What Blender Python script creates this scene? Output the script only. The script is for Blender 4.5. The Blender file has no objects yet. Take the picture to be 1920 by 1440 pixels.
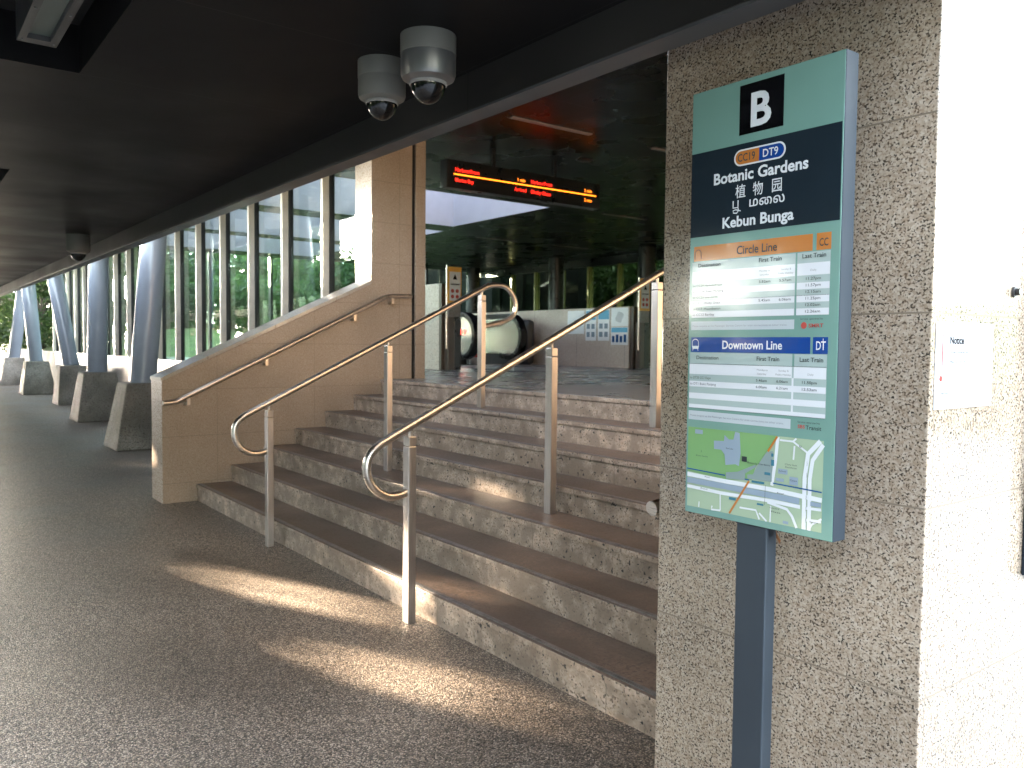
import bpy, bmesh, math, random
import numpy as np
from mathutils import Vector, Matrix
R = math.radians
rng = np.random.default_rng(7)
random.seed(7)
scene = bpy.context.scene
COL = scene.collection

# ------------------------------------------------------------------ camera
cam_data = bpy.data.cameras.new("camera")
cam = bpy.data.objects.new("camera", cam_data)
COL.objects.link(cam)
cam.location = (7.4795, -2.1725, 1.4145)
cam.rotation_euler = (1.52321, -0.009797, 0.921627)
cam_data.sensor_fit = 'HORIZONTAL'
cam_data.sensor_width = 36.0
cam_data.lens = 1542.41 / 1920.0 * 36.0
cam_data.clip_start = 0.05
cam_data.clip_end = 500
cam_data.dof.use_dof = True
cam_data.dof.focus_distance = 2.1
cam_data.dof.aperture_fstop = 9.0
scene.camera = cam

# ------------------------------------------------------------------ sky, sun, exposure
SUN_EL = R(8.0)
SUN_AZ = R(24.0)                     # the sun stands over -x, turned this far towards -y
SUN_DIR = Vector((-math.cos(SUN_AZ) * math.cos(SUN_EL), -math.sin(SUN_AZ) * math.cos(SUN_EL), math.sin(SUN_EL)))
world = bpy.data.worlds.new("World")
scene.world = world
world.use_nodes = True
wn = world.node_tree.nodes
wl = world.node_tree.links
sky = wn.new('ShaderNodeTexSky')
sky.sky_type = 'NISHITA'
sky.sun_disc = False
sky.sun_elevation = SUN_EL
sky.sun_rotation = math.atan2(SUN_DIR.x, SUN_DIR.y) % (2 * math.pi)
sky.air_density = 1.0
sky.dust_density = 0.4
sky.ozone_density = 2.0
hs = wn.new('ShaderNodeHueSaturation'); hs.inputs['Saturation'].default_value = 0.38     # thin haze: a whiter sky
wl.new(sky.outputs[0], hs.inputs['Color'])
wl.new(hs.outputs[0], wn['Background'].inputs[0])
wn['Background'].inputs[1].default_value = 0.15
sun_data = bpy.data.lights.new("sun", 'SUN')
sun_data.energy = 3.2
sun_data.angle = R(0.5)
sun_data.color = (1.0, 0.80, 0.58)
sun = bpy.data.objects.new("sun", sun_data)
COL.objects.link(sun)
sun.rotation_euler = (-SUN_DIR).to_track_quat('-Z', 'Y').to_euler()
sun.location = (-20, -12, 12)
scene.view_settings.view_transform = 'Standard'
scene.view_settings.look = 'None'
scene.view_settings.exposure = 5.25
scene.view_settings.gamma = 1.0
scene.cycles.use_denoising = True
scene.cycles.max_bounces = 8
scene.cycles.transparent_max_bounces = 16
scene.cycles.caustics_reflective = False
scene.cycles.caustics_refractive = False

# ------------------------------------------------------------------ materials
def new_mat(name):
    m = bpy.data.materials.new(name)
    m.use_nodes = True
    nt = m.node_tree
    return m, nt, nt.nodes['Principled BSDF']

def N(nt, t, **kw):
    n = nt.nodes.new(t)
    for k, v in kw.items():
        if k.startswith('i_'):
            n.inputs[int(k[2:]) if k[2:].isdigit() else k[2:]].default_value = v
        else:
            setattr(n, k, v)
    return n

def mathn(nt, op, a, b=None):
    n = nt.nodes.new('ShaderNodeMath'); n.operation = op
    for i, v in enumerate((a, b)):
        if v is None: continue
        if isinstance(v, (int, float)): n.inputs[i].default_value = v
        else: nt.links.new(v, n.inputs[i])
    return n.outputs[0]

def pos(nt):
    return nt.nodes.new('ShaderNodeNewGeometry').outputs['Position']

def ramp(nt, fac, stops, interp='LINEAR'):
    r = nt.nodes.new('ShaderNodeValToRGB')
    r.color_ramp.interpolation = interp
    els = r.color_ramp.elements
    while len(els) < len(stops): els.new(0.5)
    for e, (p_, c) in zip(els, stops):
        e.position = p_
        e.color = (c, c, c, 1) if isinstance(c, (int, float)) else tuple(c) + (1,)
    nt.links.new(fac, r.inputs[0])
    return r.outputs[0]

def mixc(nt, fac, a, b, mode='MIX'):
    m = nt.nodes.new('ShaderNodeMix'); m.data_type = 'RGBA'; m.blend_type = mode
    for k, v in ((0, fac), (6, a), (7, b)):
        if isinstance(v, (int, float)): m.inputs[k].default_value = v
        elif isinstance(v, tuple): m.inputs[k].default_value = v + (1,) if len(v) == 3 else v
        else: nt.links.new(v, m.inputs[k])
    return m.outputs[2]

def plain(name, col, rough=0.5, metal=0.0, noise=0.12, nscale=6.0, spec=0.5, emit=None, estr=0.0, bump=0.0, bscale=80):
    m, nt, b = new_mat(name)
    p = pos(nt)
    n = N(nt, 'ShaderNodeTexNoise'); n.inputs['Scale'].default_value = nscale; n.inputs['Detail'].default_value = 5
    nt.links.new(p, n.inputs['Vector'])
    lo = tuple(c * (1 - noise) for c in col); hi = tuple(min(1, c * (1 + noise)) for c in col)
    nt.links.new(ramp(nt, n.outputs[0], [(0.3, lo), (0.7, hi)]), b.inputs['Base Color'])
    rr = ramp(nt, n.outputs[0], [(0.3, max(0.02, rough * 0.85)), (0.7, min(1, rough * 1.15))])
    nt.links.new(rr, b.inputs['Roughness'])
    b.inputs['Metallic'].default_value = metal
    b.inputs['Specular IOR Level'].default_value = spec
    if emit:
        b.inputs['Emission Color'].default_value = tuple(emit) + (1,)
        b.inputs['Emission Strength'].default_value = estr
    if bump:
        n2 = N(nt, 'ShaderNodeTexNoise'); n2.inputs['Scale'].default_value = bscale
        nt.links.new(p, n2.inputs['Vector'])
        bp = N(nt, 'ShaderNodeBump'); bp.inputs['Strength'].default_value = bump; bp.inputs['Distance'].default_value = 0.003
        nt.links.new(n2.outputs[0], bp.inputs['Height']); nt.links.new(bp.outputs[0], b.inputs['Normal'])
    return m

def joints(nt, specs):
    """specs: (axis, period, offset, width) -> mask that is 1 inside any joint"""
    sep = nt.nodes.new('ShaderNodeSeparateXYZ'); nt.links.new(pos(nt), sep.inputs[0])
    out = None
    for ax, per, off, w in specs:
        v = mathn(nt, 'SUBTRACT', sep.outputs['xyz'.index(ax)], off)
        v = mathn(nt, 'FRACT', mathn(nt, 'DIVIDE', v, per))
        v = mathn(nt, 'LESS_THAN', v, w / per)
        out = v if out is None else mathn(nt, 'MAXIMUM', out, v)
    return out

def granite(name, light, mid, dark, scale, speck=0.40, rough=0.35, jspec=None, stain=0.15, bump=0.15, jcol=0.25, pits=0.0, blotch=None):
    m, nt, b = new_mat(name)
    p = pos(nt)
    n1 = N(nt, 'ShaderNodeTexNoise'); n1.inputs['Scale'].default_value = scale; n1.inputs['Detail'].default_value = 3
    nt.links.new(p, n1.inputs['Vector'])
    vo = N(nt, 'ShaderNodeTexVoronoi'); vo.inputs['Scale'].default_value = scale * 1.1
    nt.links.new(p, vo.inputs['Vector'])
    sv = nt.nodes.new('ShaderNodeSeparateColor'); nt.links.new(vo.outputs['Color'], sv.inputs[0])
    c = mixc(nt, ramp(nt, sv.outputs[0], [(0.1, 0.0), (0.9, 1.0)]), mid, light)
    spk = ramp(nt, n1.outputs[0], [(speck - 0.03, 1.0), (speck + 0.03, 0.0)])
    c = mixc(nt, spk, c, dark)
    n3 = N(nt, 'ShaderNodeTexNoise'); n3.inputs['Scale'].default_value = scale * 0.45; n3.inputs['Detail'].default_value = 4
    nt.links.new(p, n3.inputs['Vector'])
    c = mixc(nt, ramp(nt, n3.outputs[0], [(0.35, 0.0), (0.75, 0.5)]), c, tuple(x * y for x, y in zip(mid, (0.85, 0.72, 0.6))))
    if blotch:
        n5 = N(nt, 'ShaderNodeTexNoise'); n5.inputs['Scale'].default_value = blotch[0]; n5.inputs['Detail'].default_value = 6
        nt.links.new(p, n5.inputs['Vector'])
        c = mixc(nt, ramp(nt, n5.outputs[0], [(0.42, blotch[2]), (0.62, 0.0)]), c, blotch[1])
    if pits:
        n4 = N(nt, 'ShaderNodeTexNoise'); n4.inputs['Scale'].default_value = 42; n4.inputs['Detail'].default_value = 2
        nt.links.new(p, n4.inputs['Vector'])
        c = mixc(nt, ramp(nt, n4.outputs[0], [(pits - 0.02, 1.0), (pits + 0.02, 0.0)]), c, (0.035, 0.03, 0.026))
    n2 = N(nt, 'ShaderNodeTexNoise'); n2.inputs['Scale'].default_value = 2.2; n2.inputs['Detail'].default_value = 6
    nt.links.new(p, n2.inputs['Vector'])
    st = ramp(nt, n2.outputs[0], [(0.35, 1.0 - stain), (0.65, 1.0)])
    c = mixc(nt, 1.0, c, st, 'MULTIPLY')
    if jspec:
        j = joints(nt, jspec)
        c = mixc(nt, j, c, tuple(x * jcol for x in mid))
    nt.links.new(c, b.inputs['Base Color'])
    nt.links.new(ramp(nt, n1.outputs[0], [(0.35, max(rough - 0.06, 0.05)), (0.7, rough + 0.06)]), b.inputs['Roughness'])
    if bump:
        bp = N(nt, 'ShaderNodeBump'); bp.inputs['Strength'].default_value = bump; bp.inputs['Distance'].default_value = 0.002
        nt.links.new(n1.outputs[0], bp.inputs['Height']); nt.links.new(bp.outputs[0], b.inputs['Normal'])
    return m

def pebble(name, cols, scale, rough, bump, wet=0.3):
    m, nt, b = new_mat(name)
    p = pos(nt)
    vo = N(nt, 'ShaderNodeTexVoronoi'); vo.inputs['Scale'].default_value = scale
    nt.links.new(p, vo.inputs['Vector'])
    sv = nt.nodes.new('ShaderNodeSeparateColor'); nt.links.new(vo.outputs['Color'], sv.inputs[0])
    k = len(cols)
    c = ramp(nt, sv.outputs[0], [(i / k, cc) for i, cc in enumerate(cols)], 'CONSTANT')
    edge = ramp(nt, vo.outputs['Distance'], [(0.30, 1.0), (0.75, 0.35)])
    c = mixc(nt, 1.0, c, edge, 'MULTIPLY')
    n2 = N(nt, 'ShaderNodeTexNoise'); n2.inputs['Scale'].default_value = 0.9; n2.inputs['Detail'].default_value = 7
    nt.links.new(p, n2.inputs['Vector'])
    c = mixc(nt, 1.0, c, ramp(nt, n2.outputs[0], [(0.32, 0.60), (0.68, 1.15)]), 'MULTIPLY')
    nt.links.new(c, b.inputs['Base Color'])
    nt.links.new(ramp(nt, n2.outputs[0], [(0.35, rough - 0.1), (0.7, rough + 0.12)]), b.inputs['Roughness'])
    h = mathn(nt, 'MULTIPLY', vo.outputs['Distance'], -1.0)
    bp = N(nt, 'ShaderNodeBump'); bp.inputs['Strength'].default_value = bump; bp.inputs['Distance'].default_value = 0.003
    nt.links.new(h, bp.inputs['Height']); nt.links.new(bp.outputs[0], b.inputs['Normal'])
    return m

def brushed(name, col, rough, axis_scale=(4, 4, 250)):
    m, nt, b = new_mat(name)
    mp = N(nt, 'ShaderNodeMapping'); mp.inputs['Scale'].default_value = axis_scale
    nt.links.new(pos(nt), mp.inputs[0])
    n = N(nt, 'ShaderNodeTexNoise'); n.inputs['Scale'].default_value = 3; n.inputs['Detail'].default_value = 6
    nt.links.new(mp.outputs[0], n.inputs['Vector'])
    b.inputs['Metallic'].default_value = 1.0
    nt.links.new(ramp(nt, n.outputs[0], [(0.3, tuple(c * .8 for c in col)), (0.7, col)]), b.inputs['Base Color'])
    nt.links.new(ramp(nt, n.outputs[0], [(0.3, rough * .8), (0.7, rough * 1.25)]), b.inputs['Roughness'])
    return m

def glass_mat(name, tint, refl=1.0):
    m = bpy.data.materials.new(name); m.use_nodes = True
    nt = m.node_tree; nt.nodes.remove(nt.nodes['Principled BSDF'])
    out = nt.nodes['Material Output']
    tr = N(nt, 'ShaderNodeBsdfTransparent'); tr.inputs[0].default_value = tint + (1,)
    gl = N(nt, 'ShaderNodeBsdfGlossy'); gl.inputs['Roughness'].default_value = 0.01
    fr = N(nt, 'ShaderNodeFresnel')
    gb = nt.nodes.new('ShaderNodeNewGeometry')          # the same index of refraction on both faces of the thin pane
    nt.links.new(mathn(nt, 'SUBTRACT', 1.5, mathn(nt, 'MULTIPLY', gb.outputs['Backfacing'], 0.8333)), fr.inputs['IOR'])
    n = N(nt, 'ShaderNodeTexNoise'); n.inputs['Scale'].default_value = 1.3
    nt.links.new(pos(nt), n.inputs['Vector'])
    bp = N(nt, 'ShaderNodeBump'); bp.inputs['Strength'].default_value = 0.05; bp.inputs['Distance'].default_value = 0.02
    nt.links.new(n.outputs[0], bp.inputs['Height']); nt.links.new(bp.outputs[0], gl.inputs['Normal'])
    f2 = mathn(nt, 'MINIMUM', mathn(nt, 'MULTIPLY', fr.outputs[0], 1.0 * refl), 1.0)
    mx = N(nt, 'ShaderNodeMixShader')
    nt.links.new(f2, mx.inputs[0]); nt.links.new(tr.outputs[0], mx.inputs[1]); nt.links.new(gl.outputs[0], mx.inputs[2])
    nt.links.new(mx.outputs[0], out.inputs[0])
    return m

def leaf_mat(name, c1, c2):
    m, nt, b = new_mat(name)
    gi = nt.nodes.new('ShaderNodeNewGeometry')
    n = N(nt, 'ShaderNodeTexNoise'); n.inputs['Scale'].default_value = 0.9; n.inputs['Detail'].default_value = 3
    nt.links.new(gi.outputs['Position'], n.inputs['Vector'])
    f = mathn(nt, 'ADD', mathn(nt, 'MULTIPLY', n.outputs[0], 0.6), mathn(nt, 'MULTIPLY', gi.outputs['Random Per Island'], 0.4))
    nt.links.new(ramp(nt, f, [(0.25, c1), (0.75, c2)]), b.inputs['Base Color'])
    b.inputs['Roughness'].default_value = 0.45
    tr = N(nt, 'ShaderNodeBsdfTranslucent')
    nt.links.new(ramp(nt, f, [(0.25, tuple(x * 1.3 for x in c1)), (0.75, tuple(x * 1.5 for x in c2))]), tr.inputs[0])
    mx = N(nt, 'ShaderNodeMixShader'); mx.inputs[0].default_value = 0.45
    nt.links.new(b.outputs[0], mx.inputs[1]); nt.links.new(tr.outputs[0], mx.inputs[2])
    nt.links.new(mx.outputs[0], nt.nodes['Material Output'].inputs[0])
    return m

def panelled(name, col, rough, specs, jc=0.4, var=0.15, spec=0.5):
    """smooth metal panels with dark joints"""
    m, nt, b = new_mat(name)
    p = pos(nt)
    n = N(nt, 'ShaderNodeTexNoise'); n.inputs['Scale'].default_value = 1.4; n.inputs['Detail'].default_value = 5
    nt.links.new(p, n.inputs['Vector'])
    c = ramp(nt, n.outputs[0], [(0.3, tuple(x * (1 - var) for x in col)), (0.7, tuple(x * (1 + var) for x in col))])
    c = mixc(nt, joints(nt, specs), c, tuple(x * jc for x in col))
    nt.links.new(c, b.inputs['Base Color'])
    nt.links.new(ramp(nt, n.outputs[0], [(0.3, rough * .8), (0.7, rough * 1.2)]), b.inputs['Roughness'])
    b.inputs['Specular IOR Level'].default_value = spec
    return m

M = {}
M['floor'] = pebble('pebble_wash', [(0.075, 0.062, 0.055), (0.26, 0.21, 0.172), (0.40, 0.325, 0.262), (0.145, 0.12, 0.10), (0.55, 0.445, 0.345), (0.225, 0.187, 0.157), (0.72, 0.62, 0.52)], 180, 0.46, 0.9)
M['upfloor'] = panelled('grey_granite_paving', (0.25, 0.232, 0.22), 0.28, [('x', 0.6, 0.0, 0.006), ('y', 0.6, 1.83, 0.006)], 0.5)
M['pillar'] = granite('speckled_granite', (0.53, 0.44, 0.35), (0.345, 0.272, 0.203), (0.04, 0.033, 0.027), 195, 0.425, 0.13,
                      [('z', 0.411, 0.255, 0.004), ('y', 50, -0.428, 0.0035)], 0.28, 0.03, 0.55)
M['wall'] = granite('beige_granite', (0.45, 0.37, 0.292), (0.375, 0.302, 0.235), (0.20, 0.152, 0.113), 130, 0.36, 0.30,
                    [('z', 0.411, 0.17, 0.004), ('y', 0.93, -0.29 + 0.47, 0.004)], 0.12, 0.05, 0.62)
M['riser'] = granite('riser_granite', (0.76, 0.63, 0.52), (0.60, 0.475, 0.375), (0.12, 0.09, 0.07), 85, 0.40, 0.42,
                     [('x', 1.22, 0.35, 0.004)], 0.38, 0.35, 0.35, pits=0.335, blotch=(11.0, (0.33, 0.25, 0.19), 0.85))
M['tread'] = granite('dirty_shaded_tread_granite', (0.25, 0.188, 0.152), (0.185, 0.138, 0.112), (0.085, 0.063, 0.052), 70, 0.42, 0.38,
                     [('x', 1.22, 0.35, 0.003)], 0.25, 0.2, 0.5, blotch=(2.2, (0.10, 0.077, 0.065), 0.7))  # dark top-face tone holds dirt plus painted-in shade; front edges keep riser stone
M['nosing'] = plain('anti_slip_strip', (0.21, 0.205, 0.205), 0.35, 0.4, 0.4, 25)
M['steel'] = brushed('satin_steel', (0.72, 0.66, 0.60), 0.30)
M['post'] = brushed('post_steel', (0.62, 0.58, 0.55), 0.36, (60, 60, 3))
M['capping'] = granite('capping_granite', (0.55, 0.5, 0.43), (0.48, 0.43, 0.36), (0.3, 0.26, 0.2), 130, 0.34, 0.16, [('y', 0.62, 0.1, 0.004)], 0.1, 0.02)
M['slot'] = plain('black_gap', (0.006, 0.006, 0.007), 0.7)
M['ceiling'] = panelled('dark_soffit_panel', (0.010, 0.0095, 0.010), 0.42, [('x', 0.845, 0.075, 0.005), ('y', 40, -0.62, 0.004)], 2.6, 0.35, 0.05)
M['fascia'] = panelled('dark_fascia', (0.028, 0.0265, 0.026), 0.32, [('x', 2.535, 0.075, 0.006)], 0.4)
M['lip'] = plain('fascia_lip', (0.07, 0.073, 0.08), 0.35)
M['inceil'] = panelled('gloss_black_ceiling', (0.007, 0.007, 0.008), 0.28, [('x', 0.61, -0.06, 0.012), ('y', 2.4, 0.3, 0.006)], 3.2, 0.2, 0.05)
M['roof'] = plain('roof_metal', (0.25, 0.26, 0.27), 0.5)
M['well'] = plain('skylight_white', (0.72, 0.74, 0.80), 0.6, noise=0.03)
M['column'] = plain('column_paint', (0.26, 0.29, 0.34), 0.22, 0.0, 0.08, 2.0)
M['plinth'] = granite('plinth_concrete', (0.46, 0.43, 0.38), (0.36, 0.335, 0.29), (0.09, 0.08, 0.065), 70, 0.42, 0.7, None, 0.45, 0.5, pits=0.30, blotch=(1.6, (0.15, 0.13, 0.095), 0.6))
M['fin'] = plain('bronze_fin', (0.66, 0.60, 0.51), 0.35, 0.0)
M['darkframe'] = plain('black_gasket', (0.012, 0.012, 0.013), 0.5)
M['glass'] = glass_mat('window_glass', (0.86, 0.94, 0.90))
M['glass_back'] = glass_mat('rear_window_glass', (0.50, 0.54, 0.48), 0.10)
M['skyglass'] = glass_mat('skylight_glass', (0.40, 0.40, 0.42), 0.5)
M['lowwall'] = granite('pale_stone', (0.20, 0.19, 0.188), (0.175, 0.165, 0.163), (0.13, 0.12, 0.12), 60, 0.33, 0.25, [('x', 1.2, 0.1, 0.005)], 0.08, 0.02)
M['hallwall'] = granite('hall_stone', (0.60, 0.53, 0.47), (0.53, 0.465, 0.41), (0.38, 0.33, 0.29), 60, 0.33, 0.3, [('x', 1.2, 0.1, 0.005)], 0.08, 0.02)
M['yellowfin'] = plain('olive_yellow_fin', (0.30, 0.29, 0.09), 0.4)
M['black'] = plain('black_paint', (0.012, 0.012, 0.013), 0.3)
M['darkcol'] = plain('dark_column', (0.035, 0.038, 0.042), 0.3)
M['rubber'] = plain('handrail_rubber', (0.008, 0.008, 0.009), 0.25)
M['escsteel'] = brushed('escalator_steel', (0.78, 0.76, 0.74), 0.20, (3, 3, 120))
M['brown'] = plain('brown_post', (0.07, 0.05, 0.038), 0.4)
M['camhousing'] = plain('camera_housing', (0.15, 0.147, 0.133), 0.5, 0.0, 0.05)
M['cammetal'] = plain('camera_metal', (0.20, 0.20, 0.205), 0.32, 0.6, 0.05)
M['dome'] = plain('smoked_dome', (0.006, 0.006, 0.007), 0.05, 0.0, 0.0, 6, 0.45)
M['clear'] = plain('dome_ring', (0.45, 0.44, 0.42), 0.1, 0.2)
M['lampmetal'] = plain('lamp_housing', (0.05, 0.05, 0.052), 0.4, 0.3)
M['lens'] = plain('frosted_lens', (0.085, 0.105, 0.093), 0.4)
M['tube'] = plain('light_strip', (0.26, 0.23, 0.22), 0.4, emit=(0.9, 0.8, 0.78), estr=0.0)
M['sign_teal'] = plain('sign_teal', (0.1457, 0.2666, 0.2294), 0.09, 0, 0.03)
M['sign_edge'] = plain('sign_edge', (0.018, 0.025, 0.034), 0.5, 0.0, 0.05, spec=0.15)
M['sign_post'] = plain('sign_post_paint', (0.028, 0.038, 0.05), 0.38, 0.1, 0.05)
M['s_dark'] = plain('ink_navy', (0.012, 0.019, 0.026), 0.09, 0, 0.05, spec=0.25)
M['s_black'] = plain('ink_black', (0.004, 0.004, 0.005), 0.09, 0, 0, spec=0.25)
M['s_white'] = plain('ink_white', (0.62, 0.64, 0.66), 0.09, 0, 0.02)
M['s_orange'] = plain('ink_orange', (0.4340, 0.1550, 0.0341), 0.09, 0, 0.04)
M['s_blue'] = plain('ink_blue', (0.0074, 0.0465, 0.2232), 0.09, 0, 0.04)
M['s_bluelt'] = plain('ink_mid_blue', (0.0124, 0.0806, 0.2232), 0.09, 0, 0.04)
M['s_row'] = plain('ink_grey_green', (0.33, 0.40, 0.385), 0.09, 0, 0.02)
M['s_note'] = plain('ink_pale_grey', (0.42, 0.46, 0.49), 0.09, 0, 0.02)
M['s_paper'] = plain('paper_white', (0.60, 0.61, 0.64), 0.09, 0, 0.02)
M['s_text'] = plain('ink_text', (0.03, 0.04, 0.04), 0.3, 0, 0, spec=0.25)
M['s_grey'] = plain('ink_grey_text', (0.1860, 0.1984, 0.2046), 0.3, 0, 0)
M['s_red'] = plain('ink_red', (0.3410, 0.0310, 0.0248), 0.3, 0, 0)
M['m_park'] = plain('map_park', (0.1674, 0.3224, 0.1240), 0.09, 0, 0.02)
M['m_land'] = plain('map_land', (0.3100, 0.3968, 0.2728), 0.09, 0, 0.02)
M['m_lake'] = plain('map_water', (0.2356, 0.2976, 0.3596), 0.09, 0, 0.02)
M['m_stn'] = plain('map_station', (0.2046, 0.2666, 0.2604), 0.09, 0, 0.02)
M['m_cyan'] = plain('map_exit_blue', (0.0372, 0.1488, 0.2108), 0.25, 0, 0.02)
M['led_red'] = plain('led_red', (0.2, 0.0, 0.0), 0.5, emit=(1.0, 0.02, 0.01), estr=0.12)
M['led_amber'] = plain('led_amber', (0.2, 0.1, 0.0), 0.5, emit=(1.0, 0.20, 0.012), estr=0.12)
M['lamp_red'] = plain('lamp_red', (0.3, 0.0, 0.0), 0.5, emit=(1.0, 0.06, 0.04), estr=0.25)
M['yellow'] = plain('warning_yellow', (0.72, 0.36, 0.04), 0.4)
M['leaf'] = leaf_mat('leaf_green', (0.018, 0.042, 0.016), (0.055, 0.105, 0.03))
M['leaf2'] = leaf_mat('leaf_light_green', (0.03, 0.062, 0.02), (0.085, 0.14, 0.038))
M['bark'] = plain('bark', (0.09, 0.07, 0.05), 0.9, 0, 0.3, 20, bump=0.6, bscale=30)
M['grass'] = plain('grass', (0.07, 0.10, 0.035), 0.9, 0, 0.35, 3)
M['bank'] = plain('bank_grass', (0.10, 0.14, 0.045), 0.9, 0, 0.4, 2)
M['plaza'] = pebble('plaza_concrete', [(0.42, 0.425, 0.43), (0.48, 0.485, 0.49), (0.36, 0.365, 0.37)], 60, 0.7, 0.3)
M['pbl'] = plain('poster_blue', (0.10, 0.38, 0.58), 0.35)
M['pgr'] = plain('poster_grey', (0.50, 0.52, 0.55), 0.4)
M['posterpaper'] = plain('poster_paper', (0.78, 0.80, 0.82), 0.4, noise=0.02)
M['matte'] = plain('dark_cladding', (0.006, 0.007, 0.006), 0.95, spec=0.02)
M['matte2'] = plain('dark_rib', (0.011, 0.012, 0.009), 0.95, spec=0.02)
M['notice_paper'] = plain('notice_paper', (0.46, 0.46, 0.47), 0.9, noise=0.02, spec=0.05)
M['notice_ink'] = plain('notice_ink', (0.004, 0.004, 0.004), 0.9, spec=0.03)
M['notice_red'] = plain('notice_red', (0.30, 0.06, 0.05), 0.9, spec=0.03)
M['rust'] = plain('dry_leaf', (0.30, 0.11, 0.03), 0.7)

# ------------------------------------------------------------------ mesh helpers
class MB:
    def __init__(self): self.v = []; self.f = []; self.mi = []
    def add(self, vs, fs, mi=0):
        o = len(self.v); self.v += [tuple(x) for x in vs]
        self.f += [tuple(i + o for i in f) for f in fs]; self.mi += [mi] * len(fs); return self
    def box(self, x0, y0, z0, x1, y1, z1, mi=0, top=None):
        vs = [(x0, y0, z0), (x1, y0, z0), (x1, y1, z0), (x0, y1, z0), (x0, y0, z1), (x1, y0, z1), (x1, y1, z1), (x0, y1, z1)]
        fs = [(0, 3, 2, 1), (4, 5, 6, 7), (0, 1, 5, 4), (1, 2, 6, 5), (2, 3, 7, 6), (3, 0, 4, 7)]
        self.add(vs, fs, mi)
        if top is not None: self.mi[-5] = top
        return self
    def frustum(self, cx, cy, z0, z1, w0, d0, w1, d1, ox=0, oy=0):
        vs = [(cx - w0, cy - d0, z0), (cx + w0, cy - d0, z0), (cx + w0, cy + d0, z0), (cx - w0, cy + d0, z0),
              (cx + ox - w1, cy + oy - d1, z1), (cx + ox + w1, cy + oy - d1, z1), (cx + ox + w1, cy + oy + d1, z1), (cx + ox - w1, cy + oy + d1, z1)]
        return self.add(vs, [(0, 3, 2, 1), (4, 5, 6, 7), (0, 1, 5, 4), (1, 2, 6, 5), (2, 3, 7, 6), (3, 0, 4, 7)])
    def prism_yz(self, poly, x0, x1, mi=0):
        n = len(poly)
        vs = [(x0, y, z) for y, z in poly] + [(x1, y, z) for y, z in poly]
        fs = [tuple(range(n)), tuple(reversed(range(n, 2 * n)))] + [(i, (i + 1) % n + 0, (i + 1) % n + n, i + n) for i in range(n)]
        return self.add(vs, fs, mi)
    def prism_xz(self, poly, y0, y1, mi=0):
        n = len(poly)
        vs = [(x, y0, z) for x, z in poly] + [(x, y1, z) for x, z in poly]
        fs = [tuple(range(n)), tuple(reversed(range(n, 2 * n)))] + [(i, (i + 1) % n, (i + 1) % n + n, i + n) for i in range(n)]
        return self.add(vs, fs, mi)
    def tube(self, pts, r, seg=14, r1=None, caps=True):
        pts = [Vector(p) for p in pts]; n = len(pts)
        up = None; rings = []
        for i, p in enumerate(pts):
            t = (pts[min(i + 1, n - 1)] - pts[max(i - 1, 0)]).normalized()
            if up is None:
                up = t.orthogonal().normalized()
            else:
                up = (up - t * up.dot(t)).normalized()
            b = t.cross(up)
            rr = r if r1 is None else r + (r1 - r) * i / (n - 1)
            rings.append([p + (up * math.cos(a) + b * math.sin(a)) * rr for a in [2 * math.pi * k / seg for k in range(seg)]])
        vs = [v for ring in rings for v in ring]
        fs = [(i * seg + k, i * seg + (k + 1) % seg, (i + 1) * seg + (k + 1) % seg, (i + 1) * seg + k) for i in range(n - 1) for k in range(seg)]
        if caps: fs += [tuple(reversed(range(seg))), tuple(range((n - 1) * seg, n * seg))]
        return self.add(vs, fs)
    def lathe(self, prof, c, seg=32, mi=0):
        cx, cy, cz = c; n = len(prof)
        vs = [(cx + r * math.cos(2 * math.pi * k / seg), cy + r * math.sin(2 * math.pi * k / seg), cz + z) for r, z in prof for k in range(seg)]
        fs = [(i * seg + k, i * seg + (k + 1) % seg, (i + 1) * seg + (k + 1) % seg, (i + 1) * seg + k) for i in range(n - 1) for k in range(seg)]
        return self.add(vs, fs, mi)
    def build(self, name, mats, parent=None, smooth=False, bevel=0.0, recalc=True, at=None):
        if not isinstance(mats, (list, tuple)): mats = [mats]
        o0 = Vector(parent.location) if parent is not None else Vector(at or (0, 0, 0))
        q = parent
        while q is not None and q.parent is not None:
            q = q.parent; o0 = o0 + Vector(q.location)
        me = bpy.data.meshes.new(name)
        me.from_pydata([tuple(Vector(v) - o0) for v in self.v], [], self.f)
        for m in mats: me.materials.append(m)
        me.polygons.foreach_set('material_index', self.mi)
        if recalc:
            bm = bmesh.new(); bm.from_mesh(me); bmesh.ops.recalc_face_normals(bm, faces=bm.faces); bm.to_mesh(me); bm.free()
        if smooth:
            me.polygons.foreach_set('use_smooth', [True] * len(me.polygons))
            me.set_sharp_from_angle(angle=R(40))
        me.update()
        o = bpy.data.objects.new(name, me); COL.objects.link(o)
        if parent is not None: o.parent = parent
        elif at: o.location = at
        if bevel:
            b = o.modifiers.new('bevel', 'BEVEL'); b.width = bevel; b.segments = 2; b.limit_method = 'ANGLE'; b.harden_normals = False
        return o

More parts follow.
